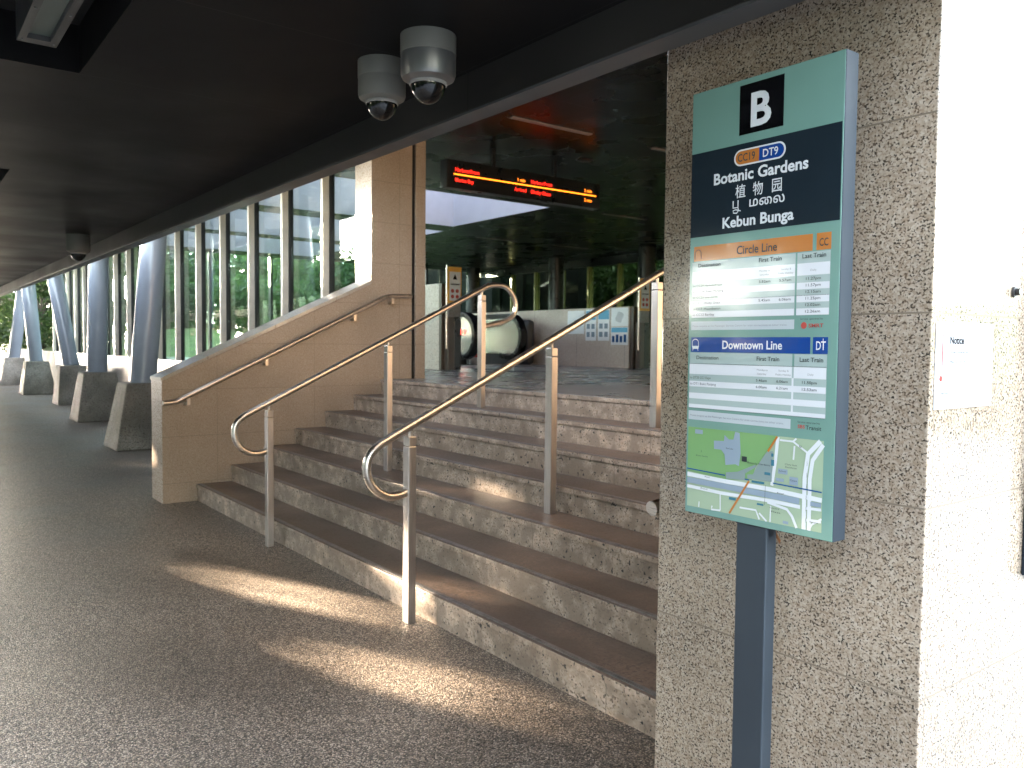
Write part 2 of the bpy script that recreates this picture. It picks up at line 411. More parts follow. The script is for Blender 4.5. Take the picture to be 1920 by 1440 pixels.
def thing(name, label, cat, loc=(0, 0, 0), group=None):
    o = bpy.data.objects.new(name, None); COL.objects.link(o); o.location = loc
    o.empty_display_size = 0.1
    o['label'] = label; o['category'] = cat
    if group: o['group'] = group
    return o
def tag(o, label, cat, group=None):
    o['label'] = label; o['category'] = cat
    if group: o['group'] = group
    return o
def struct(o): o['kind'] = 'structure'; return o
def dup(root, loc, label, group=None):
    r = root.copy(); COL.objects.link(r); r.location = loc; r['label'] = label
    if group: r['group'] = group
    for ch in list(root.children):
        c = ch.copy(); COL.objects.link(c); c.parent = r
        for g in list(ch.children):
            d = g.copy(); COL.objects.link(d); d.parent = c
    return r
def smoothpath(pts, k=6):
    P = [Vector(p) for p in pts]; out = []
    for i in range(len(P) - 1):
        a, b, c, d = P[max(i - 1, 0)], P[i], P[i + 1], P[min(i + 2, len(P) - 1)]
        for j in range(k):
            t = j / k
            out.append(0.5 * ((2 * b) + (-a + c) * t + (2 * a - 5 * b + 4 * c - d) * t * t + (-a + 3 * b - 3 * c + d) * t ** 3))
    out.append(P[-1]); return out

# text as mesh; returns (verts2d, faces) with size = cap-ish em height
_tc = {}
def text_geo(s, size, bold=0.0, align='LEFT', sx=1.0):
    cu = bpy.data.curves.new('lettering', 'FONT'); cu.body = s; cu.size = size; cu.align_x = align
    cu.offset = bold * size; cu.resolution_u = 3
    ob = bpy.data.objects.new('lettering', cu); COL.objects.link(ob)
    dg = bpy.context.evaluated_depsgraph_get(); dg.update()
    me = bpy.data.meshes.new_from_object(ob.evaluated_get(dg))
    vs = [(v.co.x * sx, v.co.y) for v in me.vertices]; fs = [tuple(p.vertices) for p in me.polygons]
    bpy.data.objects.remove(ob); bpy.data.curves.remove(cu); bpy.data.meshes.remove(me)
    return vs, fs

# ------------------------------------------------------------------ setting: ground
H = 0.15; T = 0.305; NST = 7; SX1 = 5.90; UP = NST * H
g = MB(); g.add([(-150, -150, -0.03), (150, -150, -0.03), (150, 150, -0.03), (-150, 150, -0.03)], [(0, 1, 2, 3)])
struct(g.build('ground', M['grass']))
g = MB(); g.box(-60, -4.6, -0.3, 7.0, 2.2, 0.0)
struct(g.build('walkway', M['floor']))
g = MB(); g.box(-60, -10.0, -0.3, 22, -4.6, -0.012); g.box(7.0, -4.6, -0.3, 22, 12, -0.012)
struct(g.build('pavement', M['plaza']))
g = MB(); g.box(-0.355, (NST - 1) * T + 0.04, 0.0, SX1, 12.4, UP - 0.0); g.box(-13.1, 1.95, 0.0, -0.36, 12.4, UP - 0.004)
struct(g.build('upper_floor', M['upfloor']))
# grass bank behind the station
g = MB(); nx = 30
prof = [(12.6, 0.9), (13.5, 1.15), (15, 1.6), (17, 2.2), (20, 2.8), (26, 3.2), (60, 3.4)]
vs = []; fs = []
for i in range(nx + 1):
    x = -70 + i * 4
    for j, (y, z) in enumerate(prof): vs.append((x, y, z + 0.15 * math.sin(x * .7 + j)))
for i in range(nx):
    for j in range(len(prof) - 1):
        a = i * len(prof) + j; fs.append((a, a + 1, a + 1 + len(prof), a + len(prof)))
g.add(vs, fs); struct(g.build('grass_bank', M['bank'], smooth=True))

# ------------------------------------------------------------------ staircase
st = thing('staircase', 'seven wide speckled granite steps with dirty shade-toned treads between the two stone walls', 'staircase', (2.95, 0, 0))
for k in range(NST):
    y0 = k * T; z1 = (k + 1) * H
    MB().box(0.002, y0 + 0.004, k * H if k else 0.0, SX1, y0 + 0.03, z1 - 0.032).build('riser', M['riser'], st)
    if k < NST - 1:
        MB().box(0.002, y0 - 0.006, z1 - 0.03, SX1, y0 + T + 0.003, z1, 0, 1).build('tread', [M['riser'], M['tread']], st, bevel=0.003)
    else:
        MB().box(0.002, y0 - 0.006, z1 - 0.03, SX1, y0 + 0.34, z1 + 0.002, 0, 1).build('tread', [M['riser'], M['upfloor']], st, bevel=0.003)
    nz = MB()
    for dy in (0.012, 0.028): nz.box(0.01, y0 + dy, z1 + (0.002 if k == 6 else 0) - 0.002, SX1 - 0.01, y0 + dy + 0.013, z1 + (0.002 if k == 6 else 0) + 0.0025)
    nz.build('nosing_strip', M['nosing'], st)
MB().box(0.002, 0.03, 0, SX1, 1.83, 0.118).build('base', M['riser'], st)

# ------------------------------------------------------------------ left flank wall with pier
wall = thing('flank_wall', 'beige stone wall with sloping top and tall pier along the left of the stairs', 'wall', (-0.18, 1.0, 0))
WX0 = -0.36
MB().prism_yz([(-0.29, 0), (-0.29, 1.07), (-0.22, 1.105), (1.72, 2.01), (1.72, 3.6), (2.19, 3.6), (2.19, 0)], WX0, 0.0).build('wall_body', M['wall'], wall, bevel=0.004)
MB().prism_yz([(-0.297, 1.072), (-0.297, 1.100), (-0.225, 1.135), (1.718, 2.045), (1.718, 2.012), (-0.22, 1.107)], WX0 - 0.006, 0.006).build('capping', M['capping'], wall)
MB().box(WX0, 2.19, 0, -0.03, 2.235, 3.6).build('gap_strip', M['slot'], wall)
MB().box(WX0, 2.235, 0, 0.0, 2.352, 3.6).build('jamb', M['wall'], wall, bevel=0.004)

# ------------------------------------------------------------------ right pillar / outer wall
pil = thing('granite_pillar', 'massive speckled granite pillar at the right behind the station sign', 'pillar', (6.27, 1.0, 0))
MB().box(5.902, -0.45, 0, 6.645, 2.4, 4.0).build('cladding', M['pillar'], pil, bevel=0.003)
side = thing('side_wall', 'plain stone outer wall running back beyond the granite pillar', 'wall', (6.4, 7, 0))
MB().box(6.2, 2.404, 0, 6.64, 12.3, 4.0).build('wall_body', M['wall'], side)

# ------------------------------------------------------------------ railings
def post_at(par, x, y, z0, z1):
    p = MB().box(x - 0.029, y - 0.022, z0, x + 0.029, y + 0.022, z1 - 0.05).build('post', M['post'], par, bevel=0.003)
    MB().box(x - 0.0285, y - 0.0215, z1 - 0.047, x + 0.0285, y + 0.0215, z1).build('cap', M['post'], p, bevel=0.003)
    MB().tube([(x, y, z1 - 0.002), (x, y, z1 + 0.045)], 0.009, 10).build('neck', M['steel'], p, smooth=True)
    return p
def centre_rail(x, label):
    t = thing('handrail', label, 'handrail', (x, 0.85, 0), 'steel handrails standing on the steps')
    zr = lambda y: 1.0 + 0.485 * (y + 0.085)
    pts = [(-0.10, .668), (-.15, .655), (-.215, .660), (-.285, .705), (-.322, .775), (-.318, .850), (-.272, .905)]
    path = smoothpath([(x, y, z) for y, z in pts] + [(x, -0.19, zr(-0.19)), (x, -0.1, zr(-0.1))])[:-1]
    path += [(x, y, zr(y)) for y in (-0.1, 0.5, 1.2, 1.72)]
    top = [(1.76, zr(1.76) - .003), (1.83, 1.905), (1.93, 1.898), (2.005, 1.845), (2.045, 1.76), (2.03, 1.675), (1.97, 1.625), (1.86, 1.59), (1.71, 1.56)]
    path += smoothpath([(x, y, z) for y, z in top])
    MB().tube(path, 0.0215, 18).build('rail_tube', M['steel'], t, smooth=True)
    for y, z in ((-0.085, 0), (0.84, 0.45), (1.70, 0.90)):
        post_at(t, x, y, z, zr(y) - 0.05)
    return t
centre_rail(1.965, 'steel handrail on three posts, nearer the left wall, both ends curled back to a post')
centre_rail(3.885, 'steel handrail on three posts in the middle of the stairs, nearest to the station sign')
def wall_rail(x, s, y0, label, dz=0.0):
    t = thing('wall_handrail', label, 'handrail', (x, 0.9, 0))
    zr = lambda y: 0.915 + 0.4865 * (y + 0.15)
    path = smoothpath([(x, y0, .886 + dz), (x, y0 + .1, .893 + dz), (x, -0.13, zr(-.13)), (x, 0.0, zr(0.0))])[:-1]
    path += [(x, y, zr(y)) for y in (0.0, 0.6, 1.2, 1.8)] + [(x, 1.85, 1.886), (x, 1.9, 1.896), (x, 2.14, 1.904)]
    MB().tube(path, 0.0215, 18).build('rail_tube', M['steel'], t, smooth=True)
    for y in (-0.09, 0.61, 1.5, 1.92):
        z = min(zr(y), 1.9)
        b = MB().box(min(x, x - s * 0.07), y - 0.014, z - 0.082, max(x, x - s * 0.07), y + 0.014, z - 0.062)
        b.box(x - 0.011, y - 0.014, z - 0.082, x + 0.011, y + 0.014, z - 0.015)
        b.build('bracket', M['steel'], t)
    return t
wall_rail(0.075, 1, -0.30, 'slim steel handrail fixed on brackets to the left stone wall')
wall_rail(5.85, -1, -0.425, 'steel wall handrail whose dark rounded end peeks out left of the granite pillar', 0.06)

# ------------------------------------------------------------------ canopy and fascia
CZ = 2.325
can = thing('canopy', 'low dark metal canopy with a long fascia beam over the walkway', 'canopy', (-5, -1.9, CZ))
XE = 6.95
c = MB()
c.box(-45, -1.63, CZ, XE, -0.60, CZ + 0.25)
c.box(-45, -4.2, CZ, XE, -2.15, CZ + 0.25)
k = 4.31
xs = []
while k > -45: xs.append(k); k -= 4.0
c.box(6.31, -2.15, CZ, XE, -1.63, CZ + 0.25)
for k in xs: c.box(k - 2.0, -2.15, CZ, k, -1.63, CZ + 0.25)
c.build('soffit', M['ceiling'], can)
MB().box(-45, -2.15, CZ + 0.16, XE, -1.63, CZ + 0.26).build('recess', M['slot'], can)
MB().prism_yz([(-0.60, 2.198), (-0.60, 2.8), (-0.53, 2.8), (-0.53, 2.198)], -45, XE - .001).build('fascia', M['fascia'], can, bevel=0.002)
MB().box(-45, -0.605, 2.188, XE, -0.525, 2.196).build('fascia_lip', M['lip'], can)
MB().box(-45, -4.25, CZ - 0.04, XE, -4.201, CZ + 0.3).build('edge_trim', M['fascia'], can)
MB().box(-45, -4.2, CZ + .262, XE, -0.602, CZ + .3).build('roof_sheet', M['roof'], can)

# recessed walkway lamps
def lamp(x0, label):
    t = thing('ceiling_lamp', label, 'light', (x0 + 0.7, -1.78, CZ), 'recessed canopy lamps')
    y0, y1 = -1.842, -1.735
    f = MB(); f.box(x0, y0, CZ - 0.005, x0 + 1.5, y0 + 0.022, CZ + 0.07); f.box(x0, y1 - 0.022, CZ - 0.005, x0 + 1.5, y1, CZ + 0.07)
    f.box(x0, y0 + .022, CZ - 0.005, x0 + 0.045, y1 - .022, CZ + 0.07); f.box(x0 + 1.455, y0 + .022, CZ - 0.005, x0 + 1.5, y1 - .022, CZ + 0.07)
    f.box(x0, y0, CZ + 0.071, x0 + 1.5, y1, CZ + 0.15)
    fr = f.build('housing', M['lampmetal'], t)
    MB().box(x0 + 0.046, y0 + 0.023, CZ + 0.01, x0 + 1.454, y1 - 0.023, CZ + 0.02).build('lens', M['lens'], t)
    s = MB()
    for i in range(6):
        for yy in (y0 + 0.011, y1 - 0.011): s.tube([(x0 + 0.03 + i * .288, yy, CZ - 0.009), (x0 + 0.03 + i * .288, yy, CZ - 0.004)], 0.0028, 8)
    s.build('screws', M['cammetal'], fr)
    return t
lamp0 = lamp(4.55, 'grey framed lamp with frosted lens in the dark recess at the top left')
for i, k in enumerate(xs[1:7]):
    dup(lamp0, (k - 2 + 0.24 + 0.7 + 2 - 2.0, -1.78, CZ), 'similar recessed lamp further along the canopy')

# dome cameras
def dome(x, y, ztop, r, label, metal=True):
    t = thing('dome_camera', label, 'camera', (x, y, ztop), 'dome cameras under the canopy')
    s = r / 0.082
    MB().lathe([(0, 0), (r, 0), (r, -0.055 * s), (r * .99, -0.057 * s)], (x, y, ztop)).build('mount', M['camhousing'], t, smooth=True)
    hb = MB().lathe([(r * .985, -0.0575 * s), (r * .985, -0.112 * s), (r * .93, -0.124 * s), (r * .70, -0.134 * s), (0, -0.134 * s)], (x, y, ztop)).build('housing', M['cammetal'] if metal else M['camhousing'], t, smooth=True)
    pr_ = [(r * .64 * math.cos(a), -0.134 * s - r * .74 * math.sin(a)) for a in [R(v) for v in range(0, 91, 9)]]
    MB().lathe(pr_, (x, y, ztop)).build('dome', M['dome'], t, smooth=True)
    MB().lathe([(r * .665, -0.128 * s), (r * .68, -0.141 * s), (r * .63, -0.143 * s)], (x, y, ztop)).build('dome_ring', M['clear'], hb, smooth=True)
    # small paper tag on the side towards the walkway
    a0 = R(208)
    lb = MB()
    vs = [(x + (r + .0012) * math.cos(a0 + da), y + (r + .0012) * math.sin(a0 + da), ztop + z * s) for da in (0, .12, .24, .36) for z in (-.045, -.028)]
    lb.add(vs, [(0, 2, 3, 1), (2, 4, 5, 3), (4, 6, 7, 5)]); lb.build('tag', M['s_white'], t)
    return t
dome(5.058, -0.875, CZ, 0.078, 'grey dome camera with black glass bubble, left one of the close pair', False)
d2 = dome(5.345, -0.875, CZ, 0.083, 'larger dome camera with shiny metal lower ring, right one of the close pair')
MB().lathe([(0, 0), (.004, 0)], (0, 0, 0), 8)
dome(-0.48, -0.84, CZ, 0.095, 'small dome camera alone under the canopy far left', False)

# ------------------------------------------------------------------ station roof with ceiling and skylights
roof = thing('station_roof', 'flat station roof with glossy black ceiling and bright skylight wells', 'roof', (-8, 6, 3.6))
IZ = 3.6
sk = [(-5.46, 2.1, -2.65, 6.25), (-8.9, 2.1, -6.12, 6.46), (-12.3, 2.1, -9.5, 6.4)]
xcuts = sorted({-13.2, 6.2} | {a for s_ in sk for a in (s_[0], s_[2])})
c = MB(); hw = []
for a, b in zip(xcuts[:-1], xcuts[1:]):
    hole = [s_ for s_ in sk if abs(s_[0] - a) < 1e-6]
    if hole:
        c.box(a, -0.52, IZ, b, hole[0][1], IZ + 0.5); c.box(a, hole[0][3], IZ, b, 12.6, IZ + 0.5)
    else: c.box(a, -0.52, IZ, b, 12.6, IZ + 0.5)
c.box(-45, -0.52, IZ, -13.202, 2.0, IZ + 0.5)
c.build('ceiling', M['inceil'], roof)
for x0, y0, x1, y1 in sk:
    w = MB(); e = 0.012
    w.box(x0, y1 - e, IZ - .003, x1, y1 - .001, IZ + 1.3); w.box(x0, y0 + .001, IZ - .003, x1, y0 + e, IZ + 1.3)
    w.box(x0 + .001, y0 + e, IZ - .003, x0 + e, y1 - e, IZ + 1.3); w.box(x1 - e, y0 + e, IZ - .003, x1 - .001, y1 - e, IZ + 1.3)
    w.build('skylight_well', M['well'], roof)
    MB().box(x0 - .05, y0 - .05, IZ + 1.302, x1 + .05, y1 + .05, IZ + 1.33).build('skylight_glass', M['skyglass'], roof)
MB().box(-45, -0.60, IZ - .08, 6.2, -0.522, IZ + .52).build('roof_edge', M['fascia'], roof)
MB().box(-13.1, 12.0, 3.40, 6.2, 12.25, 3.596).build('rear_beam', M['black'], roof)

# ceiling strip lights inside the hall
def strip(x, y, L, label):
    t = thing('strip_light', label, 'light', (x, y, IZ), 'strip lights in the black hall ceiling')
    MB().box(x - 0.03, y, IZ - 0.012, x + 0.03, y + L, IZ - 0.001).build('diffuser', M['tube'], t)
    MB().box(x - 0.045, y - 0.02, IZ - 0.004, x - 0.031, y + L + 0.02, IZ - 0.0005).build('trim', M['lampmetal'], t)
    return t
s0 = strip(1.09, 2.64, 1.03, 'brightest ceiling strip light, above the red train display')
for (x, y), lb in {(1.09, 4.60): 'ceiling strip light cut by the granite pillar edge, near the ceiling',
                   (-2.56, 7.30): 'faint ceiling strip light to the right below the train display',
                   (-6.4, 7.43): 'faint strip light deep in the rear ceiling, left one of the rear pair',
                   (-6.4, 9.45): 'faint strip light deep in the rear ceiling, right one of the rear pair',
                   }.items():
    dup(s0, (x, y, IZ), lb)
t = thing('ceiling_speaker', 'round ceiling speaker plate in the hall ceiling right of the display rods', 'speaker', (0.17, 4.43, IZ))
MB().lathe([(0, -.012), (.085, -.012), (.095, -.006), (.095, -.0005)], (0.17, 4.43, IZ), 28).build('cover', M['lampmetal'], t, smooth=True)
MB().lathe([(.104, -.003), (.097, -.008), (.0955, -.002)], (0.17, 4.43, IZ), 28).build('ring', M['fascia'], t, smooth=True)

# ------------------------------------------------------------------ train display
dis = thing('train_display', 'long black hanging display with red and orange train times', 'display', (0, 3.72, 3.1))
MB().box(-0.12, 2.60, 3.085, 0.02, 4.82, 3.385).build('casing', M['black'], dis, bevel=0.006)
for y in (3.25, 4.14): MB().box(-0.07, y - .022, 3.383, -0.03, y + .022, 3.598).build('rod', M['black'], dis)
def yz_text(mb, s, y, z, size, bold=.0, sx=1.0, x=0.024, mi=0):
    vs, fs = text_geo(s, size, bold, 'LEFT', sx); mb.add([(x, y + a, z + b) for a, b in vs], fs, mi)
red = MB(); amb = MB()
yz_text(red, 'HarbourFront', 2.70, 3.262, .058, .012, .95); yz_text(red, 'Marina Bay', 2.70, 3.155, .058, .012, .93)
yz_text(red, 'Arrived', 3.50, 3.152, .058, .012, .95); yz_text(red, 'HarbourFront', 3.735, 3.262, .058, .012, .95); yz_text(red, 'Dhoby Ghaut', 3.735, 3.150, .058, .012, .93)
yz_text(amb, '1 min', 3.535, 3.262, .055, .012, .95); yz_text(amb, '3 min', 4.555, 3.262, .055, .012, 1.0); yz_text(amb, '2 min', 4.555, 3.150, .055, .012, 1.0)
amb.box(0.0215, 2.685, 3.225, 0.024, 4.75, 3.240)
red.build('red_lettering', M['led_red'], dis, recalc=False); amb.build('amber_lettering', M['led_amber'], dis, recalc=False)

# ------------------------------------------------------------------ glazed front left of the stairs
win = thing('window_wall', 'long row of tall glass panes with pale upright fins left of the stairs', 'window', (-10, 1.75, 1.1))
SP = 1.152
fx = [-0.99 - i * SP for i in range(17)]
for i, x in enumerate(fx):
    f = MB().box(x - 0.055, 1.645, 1.10, x - 0.004, 1.762, 3.598).build('mullion', M['fin'], win)
    MB().box(x - 0.0035, 1.72, 1.10, x + 0.022, 1.775, 3.598).build('gasket', M['darkframe'], f)
edges = [-0.365] + fx
for a, b in zip(edges[:-1], edges[1:]):
    MB().box(b + 0.023, 1.748, 1.10, a - (0.056 if a < -.5 else 0), 1.756, 3.598).build('pane', M['glass'], win)
lw = thing('low_wall', 'pale low stone wall under the row of tall windows', 'wall', (-10, 1.8, 0))
MB().box(-19.5, 1.70, 0, -0.362, 1.948, 1.098).build('wall_body', M['lowwall'], lw, bevel=0.004)
lw2 = thing('garden_wall', 'grey low wall continuing beyond the last window at far left', 'wall', (-27, 2.1, 0))
MB().box(-45, 2.0, 0, -19.52, 2.25, 1.06).build('wall_body', M['plinth'], lw2)

# rear glazing of the hall
rw = thing('rear_window_wall', 'rear glass wall of the hall with olive yellow uprights and greenery behind', 'window', (-10, 12.1, 1.0))
x = 4.9
while x > -12:
    MB().box(x - 0.03, 11.96, UP, x + 0.03, 12.12, 3.40).build('mullion', M['yellowfin'], rw)
    MB().box(x - 1.04, 12.05, UP, x - 0.032, 12.058, 3.40).build('pane', M['glass_back'], rw)
    x -= 1.075

ew = thing('end_window_wall', 'glass end wall of the hall at far left with greenery beyond it', 'window', (-13.1, 7, UP))
y = 2.6
while y < 12:
    MB().box(-13.16, y - .03, UP, -13.0, y + .03, 3.598).build('mullion', M['darkframe'], ew)
    MB().box(-13.08, y + .032, UP, -13.072, y + 1.5, 3.598).build('pane', M['glass'], ew)
    y += 1.534
nbw = thing('rear_building', 'dark building wall outside the rear windows left of the trees', 'building', (-13, 14, 0))
MB().box(-24, 13.6, 0, -10.2, 13.9, 4.6).build('wall', M['matte'], nbw)
rb = MB()
for q in range(11): rb.box(-23.6 + q * 1.2, 13.5, 0.3, -23.45 + q * 1.2, 13.598, 4.5)
rb.build('ribs', M['matte2'], nbw)
# round dark columns inside
for i, (x, lb) in enumerate(((-12.15, 'dark round column behind the escalator, left of the three in the hall'), (-8.45, 'dark round column in front of the rear windows, middle of the three'), (-5.35, 'dark round column just left of the granite pillar edge, behind the handrail post'))):
    t = thing('hall_column', lb, 'column', (x, 11.3, UP), 'dark round columns in the hall')
    MB().tube([(x, 11.3, UP), (x, 11.3, IZ)], 0.20, 28).build('shaft', M['darkcol'], t, smooth=True)
    MB().tube([(x, 11.3, UP), (x, 11.3, UP + .08)], 0.225, 28).build('collar', M['black'], t, smooth=True)

# ------------------------------------------------------------------ V columns on concrete plinths
def column(x, y, ox, oy, r, label, pw=0.30, ph=0.86):
    t = thing('steel_column', label, 'column', (x, y, 0), 'leaning steel columns along the walkway')
    MB().frustum(x, y, 0, ph, pw + 0.11, pw + 0.09, pw - 0.02, pw - 0.04, ox * .12, oy * .12).build('plinth', M['plinth'], t, bevel=0.02)
    a = Vector((x + ox * .12, y + oy * .12, ph - 0.02)); b = Vector((x + ox, y + oy, 3.6))
    MB().tube([a, a.lerp(b, .5), b], r, 32).build('shaft', M['column'], t, smooth=True)
    d = (b - a).normalized()
    MB().tube([a + d * .02, a + d * .035], r + 0.02, 32).build('base_ring', M['column'], t, smooth=True)
    return t
column(-4.30, 0.52, 0.0, 0.26, 0.165, 'leaning blue-grey steel column on a dark concrete plinth, nearest the stairs')
column(-8.7, 0.80, 0.15, 0.05, 0.165, 'upright blue-grey column, second from the stairs, on a pale stained plinth')
column(-13.1, 1.15, -0.55, -0.38, 0.165, 'blue-grey column leaning left just behind the second one from the stairs')
column(-17.4, 0.98, -0.25, -0.20, 0.165, 'blue-grey column before the gap of green foliage at far left')
column(-22.9, 0.98, 0.55, 0.35, 0.17, 'steel column cut by the left edge of the photo')

# ------------------------------------------------------------------ hall furniture: walls, escalator, signs, posters
bw = thing('hall_wall', 'long low grey wall with posters behind the escalator', 'wall', (-5, 7.7, UP))
MB().box(-12.9, 7.6, UP - .002, -2.2, 7.85, 2.065).build('wall_body', M['hallwall'], bw, bevel=0.004)
MB().box(-2.197, 7.62, UP - .002, -2.12, 7.84, 2.06).build('end_panel', M['brown'], bw)
lp = thing('escalator_parapet', 'pale waist-high parapet just right of the stair wall opening', 'wall', (-4, 4.2, UP))
MB().box(-6.5, 4.09, UP - .002, -2.50, 4.30, 2.275).build('wall_body', M['hallwall'], lp, bevel=0.004)
MB().box(-2.498, 4.095, UP - .002, -2.44, 4.295, 2.27).build('end_panel', M['brown'], lp)

def sign_stand(x, y, label):
    t = thing('warning_sign', label, 'sign', (x, y, UP), 'warning signs at the escalator walls')
    MB().box(x - 0.10, y, UP, x, y + 0.10, 1.80).build('pedestal', M['brown'], t, bevel=.004)
    MB().box(x - 0.10, y + .105, UP, x - .002, y + 0.22, 1.80).build('pedestal', M['black'], t, bevel=.004)
    MB().box(x - .06, y + 0.02, 1.80, x - 0.02, y + 0.22, 1.985).build('neck', M['lowwall'], t)
    MB().tube([(x - .03, y - 0.012, UP + .3), (x - .03, y - 0.012, 2.53)], 0.012, 10).build('pole', M['steel'], t, smooth=True)
    b = MB().box(x - .05, y + 0.005, 1.99, x - .012, y + 0.225, 2.51).build('board', M['yellow'], t)
    MB().box(x - .0118, y + 0.022, 2.03, x - .010, y + 0.208, 2.44).build('panel', M['s_white'], b)
    m = MB(); xx = x - .0085
    m.add([(xx, y + .115 + .045 * math.cos(a) * (0.6 if 0 else 1), 2.36 + .0 + .05 * math.sin(a)) for a in [R(v) for v in (90, 215, 325)]], [(0, 1, 2)])
    m.add([(xx, y + .04, 2.27), (xx, y + .19, 2.27), (xx, y + .19, 2.255), (xx, y + .04, 2.255)], [(0, 1, 2, 3)])
    m.build('pictogram', M['s_black'], b, recalc=False)
    m = MB()
    for zz in (2.17, 2.09):
        for yy in (.04, .12):
            m.tube([(xx - .001, y + yy + .033, zz), (xx + .001, y + yy + .033, zz)], .028, 14)
    m.build('prohibition_marks', M['s_red'], b)
    return t
sign_stand(-2.345, 4.15, 'yellow bordered warning sign on a brown pedestal beside the stair wall')
sign_stand(-1.93, 7.58, 'dim warning sign on a dark pedestal at the right end of the poster wall')

# escalator
esc = thing('escalator', 'steel escalator with black rubber handrails and red entry lamps', 'escalator', (-6.5, 6.6, UP))
def balustrade(y, w):
    zc, r = 1.565, 0.385; xe = -4.5 - r
    arc = [(xe + (r - .05) * math.cos(a), zc + (r - .05) * math.sin(a)) for a in [R(v) for v in range(-80, 91, 10)]]
    poly = [(-9.5, 1.25)] + arc + [(-9.5, zc + r - .05)]
    b = MB().prism_xz(poly, y, y + w).build('balustrade', M['escsteel'], esc)
    path = [(-9.5, y + w / 2, zc + r)] + [(xe + r * math.cos(a), y + w / 2, zc + r * math.sin(a)) for a in [R(v) for v in range(90, -91, -8)]] + [(xe - .25, y + w / 2, zc - r + .03)]
    h = MB()
    pv = path
    vs = []; n = len(pv)
    hw_, th = w / 2 + 0.03, 0.045
    for i, p in enumerate(pv):
        t_ = (Vector(pv[min(i + 1, n - 1)]) - Vector(pv[max(i - 1, 0)])).normalized(); nrm = Vector((-t_.z, 0, t_.x))
        for sy, sn in ((-1, -1), (1, -1), (1, 1), (-1, 1)):
            vs.append(Vector(p) + Vector((0, sy * hw_, 0)) + nrm * sn * th)
    fs = [(i * 4 + k, i * 4 + (k + 1) % 4, (i + 1) * 4 + (k + 1) % 4, (i + 1) * 4 + k) for i in range(n - 1) for k in range(4)] + [(0, 1, 2, 3), ((n - 1) * 4, (n - 1) * 4 + 3, (n - 1) * 4 + 2, (n - 1) * 4 + 1)]
    h.add(vs, fs); h.build('rubber_handrail', M['rubber'], esc, bevel=0.012)
    MB().box(-9.5, y - 0.02, UP, xe - .02, y + w + 0.02, 1.245).build('skirt', M['lampmetal'], esc)
    return b
balustrade(6.08, 0.10); balustrade(7.12, 0.10)
MB().box(-9.5, 6.21, UP, -4.7, 7.09, UP + 0.006).build('comb_plate', M['escsteel'], esc)
for (x, y) in ((-4.86, 6.055), (-4.54, 7.30)):
    MB().tube([(x, y, 1.64), (x, y - 0.02, 1.64)], 0.05, 18).build('entry_lamp', M['lamp_red'], esc)
MB().box(-5.15, 7.23, UP, -4.42, 7.40, 1.88).build('far_newel_cover', M['lampmetal'], esc, bevel=.07)
t = thing('floor_notice', 'small white and red notice box on the floor between the escalator newels', 'notice', (-5.4, 6.7, UP))
MB().box(-5.45, 6.62, UP + .006, -5.38, 6.86, UP + .22).build('casing', M['pgr'], t, bevel=.004)
MB().box(-5.378, 6.64, UP + .02, -5.376, 6.84, UP + .09).build('white_label', M['s_white'], t)
MB().box(-5.378, 6.68, UP + .12, -5.376, 6.78, UP + .19).build('red_label', M['s_red'], t)

def xz_rect(mb, x0, x1, z0, z1, y, mi=0): mb.add([(x0, y, z0), (x1, y, z0), (x1, y, z1), (x0, y, z1)], [(0, 1, 2, 3)], mi)
def poster(x0, x1, z0, z1, kind, label):
    t = thing('poster', label, 'poster', ((x0 + x1) / 2, 7.598, z0), 'posters on the hall wall')
    MB().box(x0, 7.592, z0, x1, 7.599, z1).build('sheet', M['posterpaper'], t)
    y = 7.5905; w = x1 - x0; h = z1 - z0
    a = MB()
    if kind == 'no':
        cx, cz = (x0 + x1) / 2, z0 + h * .42
        ring = [(math.cos(R(v)), math.sin(R(v))) for v in range(0, 360, 20)]
        vs = [(cx + .07 * c_, y, cz + .07 * s_) for c_, s_ in ring] + [(cx + .052 * c_, y, cz + .052 * s_) for c_, s_ in ring]
        a.add(vs, [(i, (i + 1) % 18, (i + 1) % 18 + 18, i + 18) for i in range(18)])
        a.add([(cx - .05, y, cz + .03), (cx - .03, y, cz + .05), (cx + .05, y, cz - .03), (cx + .03, y, cz - .05)], [(0, 1, 2, 3)])
        a.build('red_ring', M['s_red'], t, recalc=False)
    elif kind == 'grid':
        xz_rect(a, x0 + .01, x1 - .01, z1 - h * .33, z1 - h * .05, y); a.build('blue_header', M['pbl'], t, recalc=False)
        b_ = MB()
        for i in range(2):
            for j in range(2):
                xx = x0 + w * (.12 + .45 * i); zz = z0 + h * (.12 + .26 * j)
                xz_rect(b_, xx, xx + w * .3, zz, zz + h * .16, y)
        b_.build('pictures', M['m_lake'], t, recalc=False)
    elif kind == 'photo':
        cx, cz = (x0 + x1) / 2, (z0 + z1) / 2
        a.add([(cx + w * .22 * math.cos(v) + .02 * math.sin(3 * v), y, cz + h * .3 * math.sin(v)) for v in [R(q) for q in range(0, 360, 24)]], [tuple(range(15))])
        a.build('figure', M['pgr'], t, recalc=False)
    elif kind == 'blue':
        xz_rect(a, x0 + .01, x1 - .01, z1 - h * .3, z1 - .01, y); a.build('blue_header', M['pbl'], t, recalc=False)
        b_ = MB()
        for i in range(4): xz_rect(b_, x0 + w * (.07 + .23 * i), x0 + w * (.22 + .23 * i), z0 + h * .15, z0 + h * (.5 + .08 * (i % 2)), y)
        b_.build('pictures', M['s_bluelt'], t, recalc=False)
poster(-3.74, -3.30, 1.62, 2.03, 'no', 'white poster with a red prohibition ring, leftmost on the hall wall')
poster(-3.26, -2.99, 1.50, 2.04, 'grid', 'narrow poster with blue header next to the prohibition poster')
